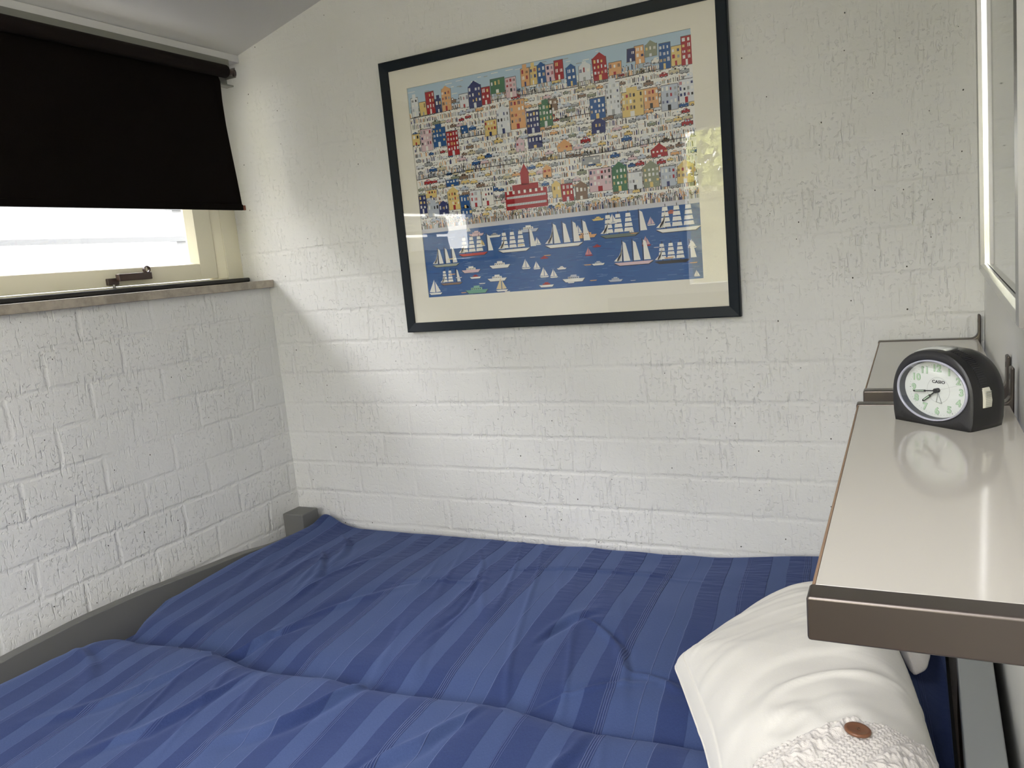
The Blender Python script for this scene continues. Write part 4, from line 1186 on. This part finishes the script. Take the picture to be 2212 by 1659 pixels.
def wood_button(px, py, tilt):
    z = BZ + top_at(px, py) + 0.013
    bm = bmesh.new()
    pr_ = [(0.0, 0.0015), (0.006, 0.0012), (0.0125, 0.0022), (0.0155, 0.0028), (0.0170, 0.0015), (0.0168, -0.001), (0.014, -0.002), (0.0, -0.002)]
    n = 40; rings = []
    for r_, h_ in pr_:
        rings.append([bm.verts.new((r_ * math.cos(2 * math.pi * i / n), r_ * math.sin(2 * math.pi * i / n), h_)) for i in range(n)] if r_ else [bm.verts.new((0, 0, h_))])
    for a, b in zip(rings[:-1], rings[1:]):
        if len(a) == 1:
            for i in range(n): bm.faces.new((a[0], b[i], b[(i + 1) % n]))
        elif len(b) == 1:
            for i in range(n): bm.faces.new((a[i], b[0], a[(i + 1) % n]))
        else:
            for i in range(n): bm.faces.new((a[i], b[i], b[(i + 1) % n], a[(i + 1) % n]))
    Mx = Matrix.Translation(Vector((px, py, z)) - Vector(cush.location)) @ Matrix.Rotation(tilt[0], 4, 'X') @ Matrix.Rotation(tilt[1], 4, 'Y')
    bm.transform(Mx)
    b_ = obj('button', bm, M['button_wood'], cush, smooth=True)
    bm = bmesh.new()
    cyl(bm, (-0.0028, 0.001, 0.0022), (0.0028, -0.001, 0.0022), 0.0008, n=8); cyl(bm, (0.001, 0.0028, 0.0022), (-0.001, -0.0028, 0.0022), 0.0008, n=8)
    bm.transform(Mx); obj('stitches', bm, M['stitch'], b_)
wood_button(-0.067, 1.055, (-0.05, 0.10)); wood_button(-0.214, 0.952, (-0.05, -0.25))

# second, all-knit cushion half hidden under the shelf
cuB, rfB = outline_fn([(-0.205, 1.81), (-0.13, 1.94), (0.03, 1.84), (0.032, 1.60), (0.024, 1.50), (-0.002, 1.465), (-0.042, 1.66), (-0.13, 1.775)], 0.3)
def zmB(x, y): return -0.800 + 0.0 * x
xb, yb, zb_, db, Rb, Tb = cushion_surface(cuB, rfB, zmB, 0.05, None, nr=120, nt=420)
cush2 = empty('cushion', (-0.05, 1.75, BZ - 0.81))
tag(cush2, 'grey cream knitted cushion mostly hidden behind the white one under the shelf', 'cushion')
polar_mesh('knit_body', xb, yb, zb_ + 0.034 * db + (1 - Rb ** 6) * knit_h(xb, yb, 0.5) * 0.8, M['knit'], cush2, zb_ - 0.01 * db)

# ------------------------------------------------------------------ outside
fe = empty('board_fence', (-4.2, 1.2, 0)); tag(fe, 'pale horizontal board screen seen bright through the gap under the blind', 'fence')
for i in range(15):
    z0 = 0.1 + i * 0.20
    bm = bmesh.new(); prism(bm, [(-4.25, z0), (-4.225, z0), (-4.205, z0 + 0.03), (-4.225, z0 + 0.175), (-4.25, z0 + 0.175)], 'y', -3.0, 9.0)
    obj('board', at(fe, bm), M['boards'], fe)
for y_ in (-2.8, 0.5, 3.8, 7.0):
    obj('fence_post', at(fe, bx(-4.32, -4.255, y_ - 0.04, y_ + 0.04, -0.12, 3.12)), M['boards'], fe)
la = obj('lawn', bx(-9, 7, -14, 9, -0.30, -0.12), M['grass']); tag(la, kind='structure'); la.name = 'ground'
def blob_hedge(name, label, x0, x1, y0, y1, z0, z1, seed, cat):
    rs = np.random.RandomState(seed); V, Fs = [], []
    n = 5200
    for i in range(n):
        face = rs.rand()
        x = rs.uniform(x0, x1); z = rs.uniform(z0, z1); y = rs.uniform(y1 - 0.15, y1) if face < 0.7 else rs.uniform(y0, y1)
        if face >= 0.7: z = z1 - rs.rand() * 0.08
        z += 0.04 * math.sin(x * 5)
        d = rs.randn(3); d /= np.linalg.norm(d); u = np.cross(d, rs.randn(3)); u /= np.linalg.norm(u)
        s = rs.uniform(0.025, 0.055); c = np.array([x, y, z]); k0 = len(V)
        for a, b in ((-1, 0), (0, -0.5), (1, 0), (0, 0.5)): V.append(tuple(c + d * a * s + u * b * s))
        Fs.append((k0, k0 + 1, k0 + 2, k0 + 3))
    o = obj(name, (V, [], Fs), M['foliage']); tag(o, label, cat); return o
hb = bx(-4.5, 2.5, -4.6, -4.16, -0.12, 1.88)
he = empty('hedge', (-1, -4.4, -0.12)); tag(he, 'clipped green garden hedge reflected in the picture glass', 'hedge')
obj('hedge_core', at(he, hb), M['foliage'], he)
o = blob_hedge('leaves', None, -4.5, 2.5, -4.6, -4.08, -0.1, 1.93, 3, None); o.parent = he
o.data.transform(Matrix.Translation(-Vector(he.location)))

def garden_tree(x, y, rad, zc, seed, label):
    tr = empty('garden_tree', (x, y, -0.12)); tag(tr, label, 'tree', 'trees behind the hedge')
    bm = bmesh.new(); cyl(bm, (x, y, -0.12), (x, y, zc), 0.09, 0.05, n=10); obj('trunk', at(tr, bm), M['button_wood'], tr)
    rs = np.random.RandomState(seed); V, Fs = [], []
    for i in range(3800):
        d = rs.randn(3); d /= np.linalg.norm(d)
        c = np.array([x, y, zc]) + d * np.array([rad, rad * 0.7, rad * 1.0]) * rs.uniform(0.6, 1.0)
        n = d + 0.6 * rs.randn(3); n /= np.linalg.norm(n); u = np.cross(n, rs.randn(3)); u /= np.linalg.norm(u); v = np.cross(n, u)
        s_ = rs.uniform(0.04, 0.09); k0 = len(V)
        for a, b in ((-1, 0), (0, -0.6), (1, 0), (0, 0.6)): V.append(tuple(c + u * a * s_ + v * b * s_ - np.array(tr.location)))
        Fs.append((k0, k0 + 1, k0 + 2, k0 + 3))
    obj('crown', (V, [], Fs), M['leaf'], tr)
for x, y_, zc, rad, lb in ((-4.0, -6.0, 1.95, 1.10, 'leafy yellow-green tree behind the hedge, at its left end'),
                     (-1.7, -6.0, 2.0, 1.12, 'leafy yellow-green tree behind the middle of the hedge, mirrored in the picture glass'),
                     (0.65, -6.0, 1.95, 1.10, 'leafy yellow-green tree behind the hedge, at its right end')):
    garden_tree(x, y_, rad, zc, int(x * 10) + 90, lb)
